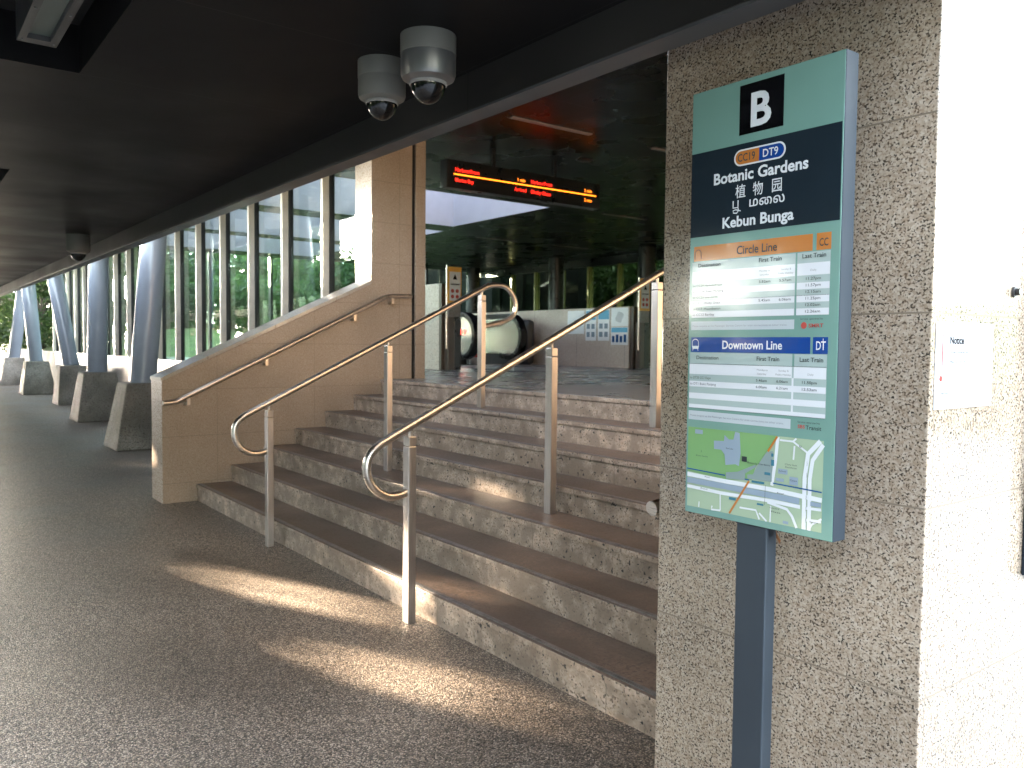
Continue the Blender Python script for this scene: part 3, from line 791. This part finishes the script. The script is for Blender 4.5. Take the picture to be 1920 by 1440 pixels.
poster(-2.945, -2.66, 1.50, 2.045, 'grid', 'narrow blue headed poster just left of the tall end poster')
poster(-2.62, -2.22, 1.74, 2.05, 'photo', 'pale poster with a grey figure at the wall end, upper one')
poster(-2.62, -2.22, 1.43, 1.73, 'blue', 'white poster with blue band at the wall end, lower one')

# ticket gates seen through the glass
for i, x in enumerate((-5.6, -6.5, -8.6, -9.6)):
    t = thing('service_counter', ('dark blue cabinet behind the windows, %s' % ('nearest the stair wall', 'second from the stair wall', 'third from the stair wall', 'farthest from the stair wall')[i]), 'cabinet', (x, 4.6, UP), 'dark cabinets behind the windows')
    MB().box(x - .3, 4.2, UP, x + .3, 5.0, UP + .50).build('body', M['darkcol'], t, bevel=.01)
    MB().box(x - .32, 4.18, UP + .502, x + .32, 5.02, UP + .53).build('top', M['s_bluelt'], t)

# ------------------------------------------------------------------ wall items on the sunny side of the pillar
XR = 6.645
t = thing('wall_notice', 'white paper notice with a red bar on the bright right wall', 'notice', (XR, -0.3, 1.29))
sh = MB().box(XR + .0005, -0.432, 1.287, XR + .002, -0.165, 1.472).build('sheet', M['notice_paper'], t)
m = MB(); yz_text(m, 'Notice', -.372, 1.426, .023, .03, 1.0, XR + .0024); yz_text(m, 'Works in progress here', -.37, 1.405, .009, 0, 1, XR + .0024); yz_text(m, 'Please use other exit', -.37, 1.385, .009, 0, 1, XR + .0024); yz_text(m, 'Thank you', -.41, 1.318, .009, 0, 1, XR + .0024)
m.build('lettering', M['notice_ink'], t, recalc=False)
m = MB(); m.box(XR + .0021, -.405, 1.375, XR + .0025, -.401, 1.447); m.tube([(XR + .0021, -.407, 1.352), (XR + .0026, -.407, 1.352)], .0065, 14)
m.build('red_bar', M['notice_red'], t)
t = thing('wall_bolt', 'small dark round bolt on the bright right wall above the notice', 'bolt', (XR, -0.062, 1.55))
b = MB().tube([(XR + .001, -.062, 1.55), (XR + .006, -.062, 1.55)], .013, 20).build('plate', M['lampmetal'], t, smooth=True)
MB().tube([(XR + .006, -.062, 1.55), (XR + .016, -.062, 1.55)], .0085, 16).build('head', M['black'], t, smooth=True)
t = thing('framed_board', 'blue-grey edge of a framed board at the right border', 'frame', (XR, 0.3, .85))
MB().box(XR + .001, .04, .86, XR + .03, .75, 1.75).build('frame', M['sign_edge'], t, bevel=.003)
MB().box(XR + .0302, .06, .88, XR + .032, .73, 1.73).build('sheet', M['s_paper'], t)

# ------------------------------------------------------------------ station sign
SX, SW, SZ, SH = 6.143, 0.397, 2.018, 1.007
YF = -0.62
sg = thing('station_sign', 'tall teal station sign marked B with train times and a map, on a slate post', 'sign', (6.335, -0.595, 0))
MB().box(SX, YF, SZ - SH, SX + SW, YF + 0.046, SZ, 0).build('board', [M['sign_edge']], sg, bevel=0.002)
MB().box(SX + .0015, YF - 0.0012, SZ - SH + .0015, SX + SW - .0015, YF - 0.0002, SZ - .0015).build('face', M['sign_teal'], sg)
pp = MB().box(6.294, YF + 0.004, 0, 6.376, YF + 0.042, SZ - SH - .0005).build('post', M['sign_post'], sg, bevel=0.003)
MB().box(6.25, YF - 0.02, 0, 6.42, YF + 0.07, 0.008).build('base_plate', M['sign_post'], pp)
def U(u): return SX + u * SW
def V(v): return SZ - v * SH
class Ink:
    def __init__(self): self.d = {}
    def get(self, k): return self.d.setdefault(k, MB())
    def rect(self, k, u0, v0, u1, v1, lay):
        xz_rect(self.get(k), U(u0), U(u1), V(v1), V(v0), YF - .0012 - .0005 * lay)
    def poly(self, k, pts, lay):
        self.get(k).add([(U(a), YF - .0012 - .0005 * lay, V(b)) for a, b in pts], [tuple(range(len(pts)))])
    def line(self, k, pts, w, lay):
        self.c = getattr(self, 'c', 0) + 1
        P = [Vector((U(a), V(b))) for a, b in pts]; y = YF - .0012 - .0005 * lay - .000018 * self.c
        L, Rr = [], []
        for i in range(len(P)):
            t_ = (P[min(i + 1, len(P) - 1)] - P[max(i - 1, 0)]).normalized(); n = Vector((-t_.y, t_.x)) * w / 2
            L.append(P[i] + n); Rr.append(P[i] - n)
        vs = [(q.x, y, q.y) for q in L + Rr]; n = len(P)
        self.get(k).add(vs, [(i, i + 1, i + 1 + n, i + n) for i in range(n - 1)])
    def text(self, k, s, u, v, h, lay, bold=.0, align='LEFT', width=None):
        """h = height of a capital in v units, width = total width in u units"""
        size = h * SH / 0.727
        vs, fs = text_geo(s, size, bold, 'LEFT')
        if not vs: return
        x0 = min(a for a, _ in vs); x1 = max(a for a, _ in vs)
        sx = (width * SW / (x1 - x0)) if width else 0.88
        w = (x1 - x0) * sx
        ox = {'LEFT': 0, 'CENTER': -w / 2, 'RIGHT': -w}[align]
        self.get(k).add([(U(u) + ox + (a - x0) * sx, YF - .0012 - .0005 * lay, V(v) + b) for a, b in vs], fs)
    def build(self, name, k, par):
        return self.d[k].build(name, M[k], par, recalc=False)
# header with the letter
I = Ink()
I.rect('s_black', .348, .014, .640, .124, 1)
hb_ = I.build('letter_tile', 's_black', sg)
I = Ink(); I.text('s_white', 'B', .494, .1085, .074, 2, .028, 'CENTER', .135); I.build('letter', 's_white', hb_)
I = Ink(); I.rect('s_dark', .004, .143, .990, .340, 1); nb = I.build('name_panel', 's_dark', sg)
I = Ink()
def pill(k, u0, u1, v0, v1, lay, left=True, right=True):
    rv = (v1 - v0) / 2; ru = rv * SH / SW; pts = []
    cu0, cu1, cv = u0 + ru, u1 - ru, (v0 + v1) / 2
    if right: pts += [(cu1 + ru * math.cos(a), cv + rv * math.sin(a)) for a in [R(q) for q in range(-90, 91, 15)]]
    else: pts += [(u1, v0), (u1, v1)]
    if left: pts += [(cu0 - ru * math.cos(a), cv - rv * math.sin(a)) for a in [R(q) for q in range(-90, 91, 15)]]
    else: pts += [(u0, v1), (u0, v0)]
    I.poly(k, pts, lay)
pill('s_white', .318, .660, .1560, .1925, 2)
I.text('s_white', 'Botanic Gardens', .488, .2240, .0255, 2, .026, 'CENTER', .625)
I.text('s_white', '植', .332, .2605, .0235, 2, .006, 'LEFT', .070)
I.text('s_white', '物', .452, .2605, .0235, 2, .006, 'LEFT', .066)
I.text('s_white', '园', .578, .2600, .0235, 2, .006, 'LEFT', .062)
I.line('s_white', [(.318, .268), (.318, .284), (.352, .284), (.352, .268)], .0030, 2)
I.line('s_white', [(.352, .284), (.358, .291), (.345, .2965), (.322, .2955), (.320, .2900), (.338, .2885), (.372, .2925)], .0024, 3)
I.text('s_white', 'மைல', .430, .2860, .0200, 2, .012, 'LEFT', .230)
I.text('s_white', 'Kebun Bunga', .482, .3265, .0245, 2, .026, 'CENTER', .475)
I.build('name_lettering', 's_white', nb)
I2 = I; I = Ink()
pill('s_orange', .328, .489, .1595, .1890, 3, True, False); I.build('orange_badge', 's_orange', nb)
I = Ink(); pill('s_blue', .489, .650, .1595, .1890, 3, False, True); I.build('blue_badge', 's_blue', nb)
I = Ink(); I.text('s_text', 'CC19', .345, .1825, .0175, 4, .012, 'LEFT', .118); I.build('badge_lettering', 's_text', nb)
I = Ink(); I.text('s_white', 'DT9', .515, .1825, .0175, 4, .012, 'LEFT', .098); I.build('badge_lettering', 's_white', nb)
# timetables
I = Ink()
I.rect('s_orange', .035, .362, .838, .397, 1); I.rect('s_orange', .861, .362, .946, .397, 1)
ob_ = I.build('orange_banner', 's_orange', sg)
I = Ink()
I.rect('s_blue', .026, .577, .840, .612, 1); I.rect('s_blue', .855, .577, .943, .612, 1)
bb_ = I.build('blue_banner', 's_blue', sg)
I = Ink()
I.text('s_white', 'Downtown Line', .465, .6035, .0195, 2, .018, 'CENTER', .405)
I.text('s_white', 'D', .875, .6035, .0185, 2, .012, 'LEFT', .028); I.text('s_white', 'T', .903, .6035, .0185, 2, .012, 'LEFT', .028)
I.line('s_white', [(.9155, .580), (.9155, .586)], .0012, 2)
# train pictogram: outlined rounded front
def arc(cu, cv, ru, rv, a0, a1, n=10): return [(cu + ru * math.cos(R(a0 + (a1 - a0) * i / n)), cv + rv * math.sin(R(a0 + (a1 - a0) * i / n))) for i in range(n + 1)]
I.line('s_white', [(.037, .600)] + arc(.060, .590, .024, .0085, 180, 360) + [(.085, .600)], .0016, 2)
I.poly('s_white', [(.036, .5975), (.086, .5975), (.084, .6045), (.038, .6045)], 2)
I.line('s_white', [(.044, .604), (.040, .6085)], .0016, 2); I.line('s_white', [(.078, .604), (.082, .6085)], .0016, 2)
I.build('banner_lettering', 's_white', bb_)
I = Ink(); I.text('s_text', 'Circle Line', .485, .3895, .0195, 2, .012, 'CENTER', .270)
I.text('s_text', 'CC', .878, .389, .0165, 2, .012, 'LEFT', .052)
I.line('s_text', [(.045, .392)] + arc(.068, .378, .022, .008, 180, 360) + [(.092, .392)], .0016, 2)
I.build('banner_lettering', 's_text', ob_)
# header strips, rows
I = Ink()
I.rect('s_row', .024, .399, .738, .531, 1); I.rect('s_row', .748, .399, .944, .531, 1)
I.rect('s_row', .020, .613, .733, .640, 1); I.rect('s_row', .745, .613, .940, .640, 1)
I.rect('s_row', .018, .6395, .940, .7455, 1)
tb = I.build('timetable', 's_row', sg)
I = Ink()
for u0, u1 in ((.028, .736), (.750, .943)):
    I.rect('s_paper', u0, .422, u1, .4475, 2)
    for v in (.4625, .4895, .5165): I.rect('s_paper', u0, v, u1, v + .0140, 2)
for u0, u1 in ((.019, .733), (.745, .938)):
    I.rect('s_paper', u0, .6405, u1, .6645, 2)
    for v in (.681, .7095, .7365): I.rect('s_paper', u0, v, u1, v + (.0135 if v < .73 else .0085), 2)
I.rect('s_paper', .733, .6645, .745, .745, 2)
I.build('white_rows', 's_paper', tb)
I = Ink(); I.rect('s_note', .024, .5395, .739, .5600, 1); I.rect('s_note', .018, .7525, .732, .7740, 1); I.build('note_strips', 's_note', tb)
I = Ink()
for v in (.4115, .629):
    I.text('s_text', 'Destination', .072, v, .0088, 3, .008, 'LEFT', .165)
    I.text('s_text', 'First Train', .505, v, .0095, 3, .014, 'LEFT', .148)
    I.text('s_text', 'Last Train', .780, v, .0095, 3, .014, 'LEFT', .140)
rows1 = [('to CC29 HarbourFront', '5.52am', '5.57am', '11.27pm'), ('to CC26 Pasir Panjang', '', '', '11.57pm'), ('to CC23 one-north', '', '', '12.15am'),
         ('to CC1  Dhoby Ghaut', '5.45am', '6.06am', '11.25pm'), ('to CC7  Mountbatten', '', '', '12.02am'), ('to CC12 Bartley', '', '', '12.26am')]
for i, (a, b_, c_, d_) in enumerate(rows1):
    v = .4578 + i * .0137
    I.text('s_text', a, .034, v, .0058, 3, .0, 'LEFT', .011 * len(a))
    if b_: I.text('s_text', b_, .508, v - .0005, .0058, 3, .006, 'LEFT', .075); I.text('s_text', c_, .640, v - .0005, .0058, 3, .006, 'LEFT', .075)
    I.text('s_text', d_, .805, v - .0005, .0060, 3, .006, 'LEFT', .088)
rows2 = [('to DT35 CC1 Expo', '5.46am', '6.06am', '11.50pm'), ('to DT1 Bukit Panjang', '6.00am', '6.21am', '12.52am')]
for i, (a, b_, c_, d_) in enumerate(rows2):
    v = .6755 + i * .0145
    I.text('s_text', a, .026, v, .0058, 3, .0, 'LEFT', .0098 * len(a))
    I.text('s_text', b_, .504, v, .0058, 3, .006, 'LEFT', .072); I.text('s_text', c_, .638, v, .0058, 3, .006, 'LEFT', .072); I.text('s_text', d_, .798, v, .0060, 3, .006, 'LEFT', .088)
I.text('s_text', 'Service operated by', .775, .5405, .0040, 1, 0, 'LEFT', .135); I.text('s_text', 'Service operated by', .775, .7585, .0040, 1, 0, 'LEFT', .135)
I.text('s_text', 'Transit', .826, .7715, .0090, 1, .006, 'LEFT', .092)
for v0 in (.4893, ): I.rect('s_text', .026, v0, .944, v0 + .0006, 3)
I.rect('s_text', .018, .7455, .940, .7460, 3); I.rect('s_text', .018, .6392, .940, .6398, 3)
I.build('timetable_lettering', 's_text', tb)
I = Ink()
for v, dv in ((.433, 0), (.6515, 0)):
    I.text('s_grey', 'Monday to', .508, v, .0042, 3, 0, 'LEFT', .072); I.text('s_grey', 'Saturday', .512, v + .0085, .0042, 3, 0, 'LEFT', .060)
    I.text('s_grey', 'Sunday &', .650, v, .0042, 3, 0, 'LEFT', .064); I.text('s_grey', 'Public Holiday', .632, v + .0085, .0042, 3, 0, 'LEFT', .096)
    I.text('s_grey', 'Daily', .830, v + .006, .0042, 3, 0, 'LEFT', .036)
nt_ = 'Please enquire at the Passenger Service Centre for train connections to other trains.'
I.text('s_grey', nt_, .036, .5525, .0045, 2, 0, 'LEFT', .66); I.text('s_grey', nt_, .030, .7655, .0045, 2, 0, 'LEFT', .66)
I.build('small_lettering', 's_grey', tb)
I = Ink()
I.poly('s_red', arc(.798, .5525, .018, .0072, 0, 345, 18), 1); I.text('s_red', 'SMRT', .826, .5568, .0082, 1, .02, 'LEFT', .088)
I.text('s_red', 'SBS', .776, .7700, .0075, 1, .02, 'LEFT', .044)
I.build('operator_marks', 's_red', tb)
# the map
I = Ink(); I.rect('m_land', .019, .792, .935, .984, 1); mp_ = I.build('area_map', 'm_land', sg)
I = Ink(); I.poly('m_park', [(.019, .792), (.657, .792), (.589, .829), (.539, .857), (.516, .864), (.49, .897), (.315, .906), (.019, .900)], 2); I.build('park', 'm_park', mp_)
I = Ink()
I.poly('m_lake', [(.217, .819), (.29, .817), (.295, .803), (.327, .812), (.358, .811), (.37, .793), (.401, .794), (.411, .84), (.401, .87), (.375, .867), (.305, .872), (.297, .848), (.272, .838), (.219, .838)], 3)
I.rect('m_lake', .073, .797, .132, .807, 3)
I.line('m_lake', [(.020, .921), (.315, .922), (.62, .924), (.801, .926)], .0135, 4)
for r_ in ((.665, .862, .725, .873), (.738, .876, .791, .893), (.652, .883, .703, .890), (.869, .922, .932, .931), (.703, .974, .738, .980)): I.rect('m_lake', *r_, 5)
I.build('water', 'm_lake', mp_)
I = Ink(); L_ = lambda p_, w: I.line('s_white', p_, w, 3)
L_([(.019, .907), (.184, .909), (.315, .910), (.62, .911), (.806, .914), (.934, .916)], .010)
L_([(.019, .936), (.285, .939), (.622, .936), (.806, .938)], .008)
L_([(.657, .794), (.645, .846), (.625, .902)], .008)
L_([(.917, .793), (.846, .823), (.829, .875), (.831, .984)], .010); L_([(.934, .800), (.874, .835), (.860, .875), (.862, .984)], .009)
L_([(.599, .940), (.725, .948), (.758, .961), (.788, .984)], .006); L_([(.846, .963), (.932, .961)], .006); L_([(.844, .938), (.932, .936)], .006)
L_([(.935, .955), (.880, .970), (.86, .984)], .004)
L_([(.67, .800), (.753, .800), (.841, .820)], .004); L_([(.763, .809), (.758, .839)], .004); L_([(.753, .800), (.773, .793)], .004)
L_([(.272, .940), (.275, .980)], .003); L_([(.214, .973), (.209, .982), (.275, .980)], .004); L_([(.116, .969), (.113, .982)], .003)
L_([(.413, .964), (.524, .963), (.549, .982)], .004); L_([(.547, .968), (.597, .983)], .004); L_([(.622, .947), (.620, .983)], .003)
I.build('streets', 's_white', mp_)
I = Ink()
I.poly('m_stn', [(.539, .857), (.589, .829), (.63, .826), (.625, .894), (.463, .895), (.463, .886), (.499, .884), (.529, .863)], 5)
I.poly('m_stn', [(.31, .889), (.395, .883), (.516, .861), (.521, .866), (.448, .884), (.446, .900), (.315, .903)], 5)
I.build('station_outline', 'm_stn', mp_)
I = Ink(); I.line('s_orange', [(.655, .793), (.597, .828)], .005, 6); I.line('s_orange', [(.476, .900), (.343, .982)], .005, 6); I.build('orange_line', 's_orange', mp_)
I = Ink(); I.line('s_bluelt', [(.019, .893), (.307, .896)], .0028, 6); I.line('s_bluelt', [(.446, .897), (.476, .898)], .0028, 6); I.line('s_bluelt', [(.635, .896), (.935, .899)], .0028, 6)
I.build('blue_line', 's_bluelt', mp_)
I = Ink()
for r_ in ((.494, .897, .579, .902), (.34, .944, .388, .950), (.62, .845, .64, .858), (.62, .831, .635, .838), (.579, .874, .617, .880), (.534, .946, .577, .950)): I.rect('m_cyan', *r_, 7)
I.build('exit_marks', 'm_cyan', mp_)
I = Ink()
I.rect('s_text', .423, .846, .458, .858, 6); I.line('s_text', [(.587, .904), (.584, .947)], .0008, 7)
I.text('s_text', 'Botanic Gardens', .463, .860, .0042, 7, 0, 'LEFT', .15)
I.text('s_text', 'N', .795, .812, .006, 7, .01); I.text('s_text', 'i', .127, .850, .006, 7, .02)
for u, v, w, s in ((.312, .834, .05, 'Eco Lake'), (.09, .860, .09, 'Botanic Gardens'), (.71, .852, .075, 'Cluny Park'), (.713, .858, .07, 'Residence'), (.672, .868, .045, 'School'), (.742, .885, .045, 'Court'), (.665, .917, .04, 'Road'), (.16, .908, .035, 'Road'), (.62, .952, .06, 'Centre'), (.63, .960, .06, 'Plaza'), (.87, .966, .05, 'Estate'), (.13, .937, .05, 'Road')):
    I.text('s_text', s, u, v, .0035, 8, 0, 'LEFT', w)
for a in range(6): I.line('s_text', [(.846, .838 + a * .024), (.845, .848 + a * .024)], .0005, 8)
I.build('map_lettering', 's_text', mp_)
# dry leaf caught under the board
lf = tag(MB().add([(6.382, YF + .03, 1.006), (6.392, YF + .02, 1.000), (6.398, YF + .026, .985), (6.39, YF + .034, .974), (6.383, YF + .032, .988)], [(0, 1, 2, 3, 4)]).build('dry_leaf', M['rust'], recalc=False), 'curled brown dry leaf caught beneath the station sign beside its post', 'leaf')
lf.modifiers.new('thick', 'SOLIDIFY').thickness = .0008

# ------------------------------------------------------------------ trees
SH2 = Vector((SUN_DIR.x, SUN_DIR.y)); TE = math.tan(SUN_EL) ; SHN = SH2.normalized()
# leaves cut from the crowns so low sun lands in these patches: (cx, cy, half length, half width)
GAPS = [(3.05, -0.38, 0.85, 0.11), (4.48, -0.44, 0.55, 0.16), (6.1, 2.15, 0.12, 0.02), (4.75, 0.46, 0.35, 0.08),
        (-4.4, -0.62, 0.5, -0.05), (-2.7, 0.02, 0.3, -0.04), (2.0, 0.9, .5, .08)]
def leaf_mesh(name, centers, radii, n, size, mat, cut=False, seed=0, flat=0.6):
    r = np.random.default_rng(seed)
    k = len(centers); idx = r.integers(0, k, n)
    d = r.normal(size=(n, 3)); d /= np.linalg.norm(d, axis=1)[:, None]
    rad = r.random(n) ** 0.45
    P = np.array(centers)[idx] + d * rad[:, None] * np.array(radii)[idx][:, None] * np.array([1, 1, 0.75])
    if cut:
        s = P[:, 2] / TE
        gx = P[:, 0] - SHN.x * s; gy = P[:, 1] - SHN.y * s
        keep = np.ones(n, bool)
        ca, sa = math.cos(R(21)), math.sin(R(21))
        for cx, cy, a, b in GAPS:
            du = (gx - cx) * ca + (gy - cy) * sa; dv = -(gx - cx) * sa + (gy - cy) * ca
            keep &= ((du / (a + .38)) ** 2 + (dv / (b + .13)) ** 2) > 1
        P = P[keep]; n = len(P)
    a1 = r.normal(size=(n, 3)); a1 /= np.linalg.norm(a1, axis=1)[:, None]
    a2 = np.cross(a1, r.normal(size=(n, 3))); a2 /= np.linalg.norm(a2, axis=1)[:, None]
    s = size * (0.6 + 0.8 * r.random(n))[:, None]
    V4 = np.stack([P - a1 * s, P + a2 * s * flat * .5, P + a1 * s, P - a2 * s * flat * .5], axis=1).reshape(-1, 3)
    me = bpy.data.meshes.new(name)
    me.vertices.add(4 * n); me.vertices.foreach_set('co', V4.ravel())
    me.loops.add(4 * n); me.loops.foreach_set('vertex_index', np.arange(4 * n, dtype=np.int32))
    me.polygons.add(n); me.polygons.foreach_set('loop_start', np.arange(0, 4 * n, 4, dtype=np.int32)); me.polygons.foreach_set('loop_total', np.full(n, 4, np.int32))
    me.materials.append(mat); me.update(calc_edges=True)
    return me
def tree(x, y, z, h, w, n, size, mat, label, group, cut=False, seed=0, low=0.35, name='tree'):
    t = thing(name, label, 'tree', (x, y, z), group)
    r = random.Random(seed)
    cs = []; rs = []
    for i in range(16):
        a = r.uniform(0, 6.28); q = r.random() ** .6
        zz = low * h + (1 - low) * h * r.random()
        k = 1 - 0.55 * max(0, (zz / h - .6) / .4)
        cs.append((q * w * k * math.cos(a), q * w * k * math.sin(a), zz)); rs.append(w * r.uniform(.32, .55))
    wc = [(x + a, y + b, z + c_) for a, b, c_ in cs]
    me = leaf_mesh('crown', wc, rs, n, size, mat, cut, seed)
    co = np.empty(len(me.vertices) * 3); me.vertices.foreach_get('co', co); co = co.reshape(-1, 3) - np.array([x, y, z]); me.vertices.foreach_set('co', co.ravel()); me.update()
    o = bpy.data.objects.new('crown', me); COL.objects.link(o); o.parent = t
    tb_ = MB(); tr = max(.05, h * .028)
    tb_.tube([(x, y, z - .1), (x + .1 * r.random(), y, z + h * .3), (x + .15 * r.random(), y + .1, z + h * .7)], tr, 10, tr * .4)
    for i in range(6):
        c_ = wc[i]; z0 = z + h * r.uniform(.25, .5)
        tb_.tube([(x + .05, y, z0), ((x + c_[0]) / 2, (y + c_[1]) / 2, (z0 + c_[2]) / 2 + .1), c_], tr * .4, 7, tr * .12)
    tb_.build('trunk', M['bark'], t, smooth=True)
    return t
G1 = 'trees beyond the walkway on the sunny side'
spec = [(-60, -12, 9.0), (-55, -11, 8.6), (-50, -10.5, 8.8), (-45, -10.5, 8.2), (-40.5, -10, 8.4), (-36, -9.6, 7.8), (-31.8, -9.2, 7.0), (-27.8, -8.8, 6.2), (-24.6, -8.4, 4.8), (-21.6, -7.9, 4.3), 
        (-16.0, -7.0, 3.7)]
spec += [(-19.4 + 1.75 * q, -6.7 - 1.3 * (q % 2), 2.55 + 0.085 * (17.4 - 1.75 * q)) for q in range(11)]
spec += [(1.5, -8.1, 4.3), (3.3, -8.0, 4.4), (5.0, -8.4, 4.7), (7.4, -8.0, 4.4), (9.8, -8.6, 4.7), (12.4, -8.2, 4.5), (15.4, -8.6, 4.7)]
for i, (x, y, h) in enumerate(spec):
    tree(x, y, 0, h, 2.0 + .14 * (h - 3), 6500, 0.13 if x > -27 else .19, M['leaf'], 'leafy tree beyond the open side of the walkway, in the row the windows mirror', G1, True, 100 + i, 0.06)
G2 = 'trees on the bank behind the station'
k = 0
for q in range(15):
    for yy, hh in ((16.6, 4.6), (20.5, 7.0)):
        xx = -36 + q * 2.9 + random.uniform(-.7, .7) + (1.4 if yy > 20 else 0); hv = hh * random.uniform(.85, 1.2)
        tree(xx, yy + random.uniform(-.5, .8), 1.7 if yy < 20 else 2.6, hv, 2.3 if yy < 20 else 3.2, 12000, .105 if yy < 20 else .15, M['leaf2'] if k % 3 == 0 else M['leaf'], 'green tree on the bank seen through the station glass', G2, False, 300 + k, .04)
        k += 1
G3 = 'trees beyond the far end of the hall'
k = 0
for x, ys in ((-23, (5.2, 9.5, 13.5)), (-27, (4.0, 7.4, 11.0, 14.5)), (-32, (3, 6.0, 9.5, 13)), (-38, (2.9, 5, 8, 12, 16)), (-46, (2.8, 5, 8, 12))):
    for y in ys:
        tree(x + random.uniform(-1, 1), y, 0.9, 3.6 + .9 * random.random() + (2.2 if x < -35 else (1.2 if x < -30 else 0)), 2.3, 7500, .13, M['leaf2'] if k % 2 else M['leaf'], 'bushy green tree beyond the far end of the hall at far left', G3, False, 500 + k, .12)
        k += 1
g = MB(); prof = [(-13.3, 0.3), (-15, 0.8), (-18, 1.3), (-22, 1.8), (-28, 2.1), (-60, 2.2)]
vs = []; fs = []
for i in range(14):
    y = 2.4 + i * .85
    for j, (x, z) in enumerate(prof): vs.append((x, y, z * min(1, .35 + i * .2) + 0.06 * math.sin(y * 1.7 + j)))
for i in range(13):
    for j in range(len(prof) - 1):
        a = i * len(prof) + j; fs.append((a, a + 1, a + 1 + len(prof), a + len(prof)))
g.add(vs, fs); struct(g.build('grass_slope', M['bank'], smooth=True))

# clipped hedge out of view, added to keep low sky glare off the sign
hg = thing('screen_hedge', 'unseen added glare-blocking hedge beyond the open side of the walkway', 'screen_hedge', (5, -9.6, 0))
hn = 34000
hp = rng.random((hn, 3)) * np.array([24, 1.1, 1.85]) + np.array([-6.5, -10.2, 0.02])
hm = leaf_mesh('foliage', [(0, 0, 0)], [0.0001], hn, 0.085, M['leaf'], False, 9)
co = np.empty(hn * 12); hm.vertices.foreach_get('co', co); co = co.reshape(hn, 4, 3) + hp[:, None, :]
cxy = co.reshape(-1, 3) - np.array([5, -9.6, 0]); hm.vertices.foreach_set('co', cxy.ravel()); hm.update()
ho = bpy.data.objects.new('foliage', hm); COL.objects.link(ho); ho.parent = hg
st_ = MB()
for q in range(24): st_.tube([(-6 + q, -9.65, 0), (-6 + q + .1, -9.6, 1.0), (-6 + q - .1, -9.65, 1.9)], .03, 6, .01)
st_.build('stems', M['bark'], hg)

G4 = 'unseen trees added across the paved area to dim the right wall'
for q in range(4):  # unseen row added to cut sky light on the outer pillar face
    tree(19.5 + (q % 2) * 1.6, -5.5 + q * 3.0, 0, 6.4 + .8 * (q % 3), 2.7, 4500, .19, M['leaf'], 'unseen leafy tree added across the paved area to dim the right wall', G4, False, 800 + q, .08)
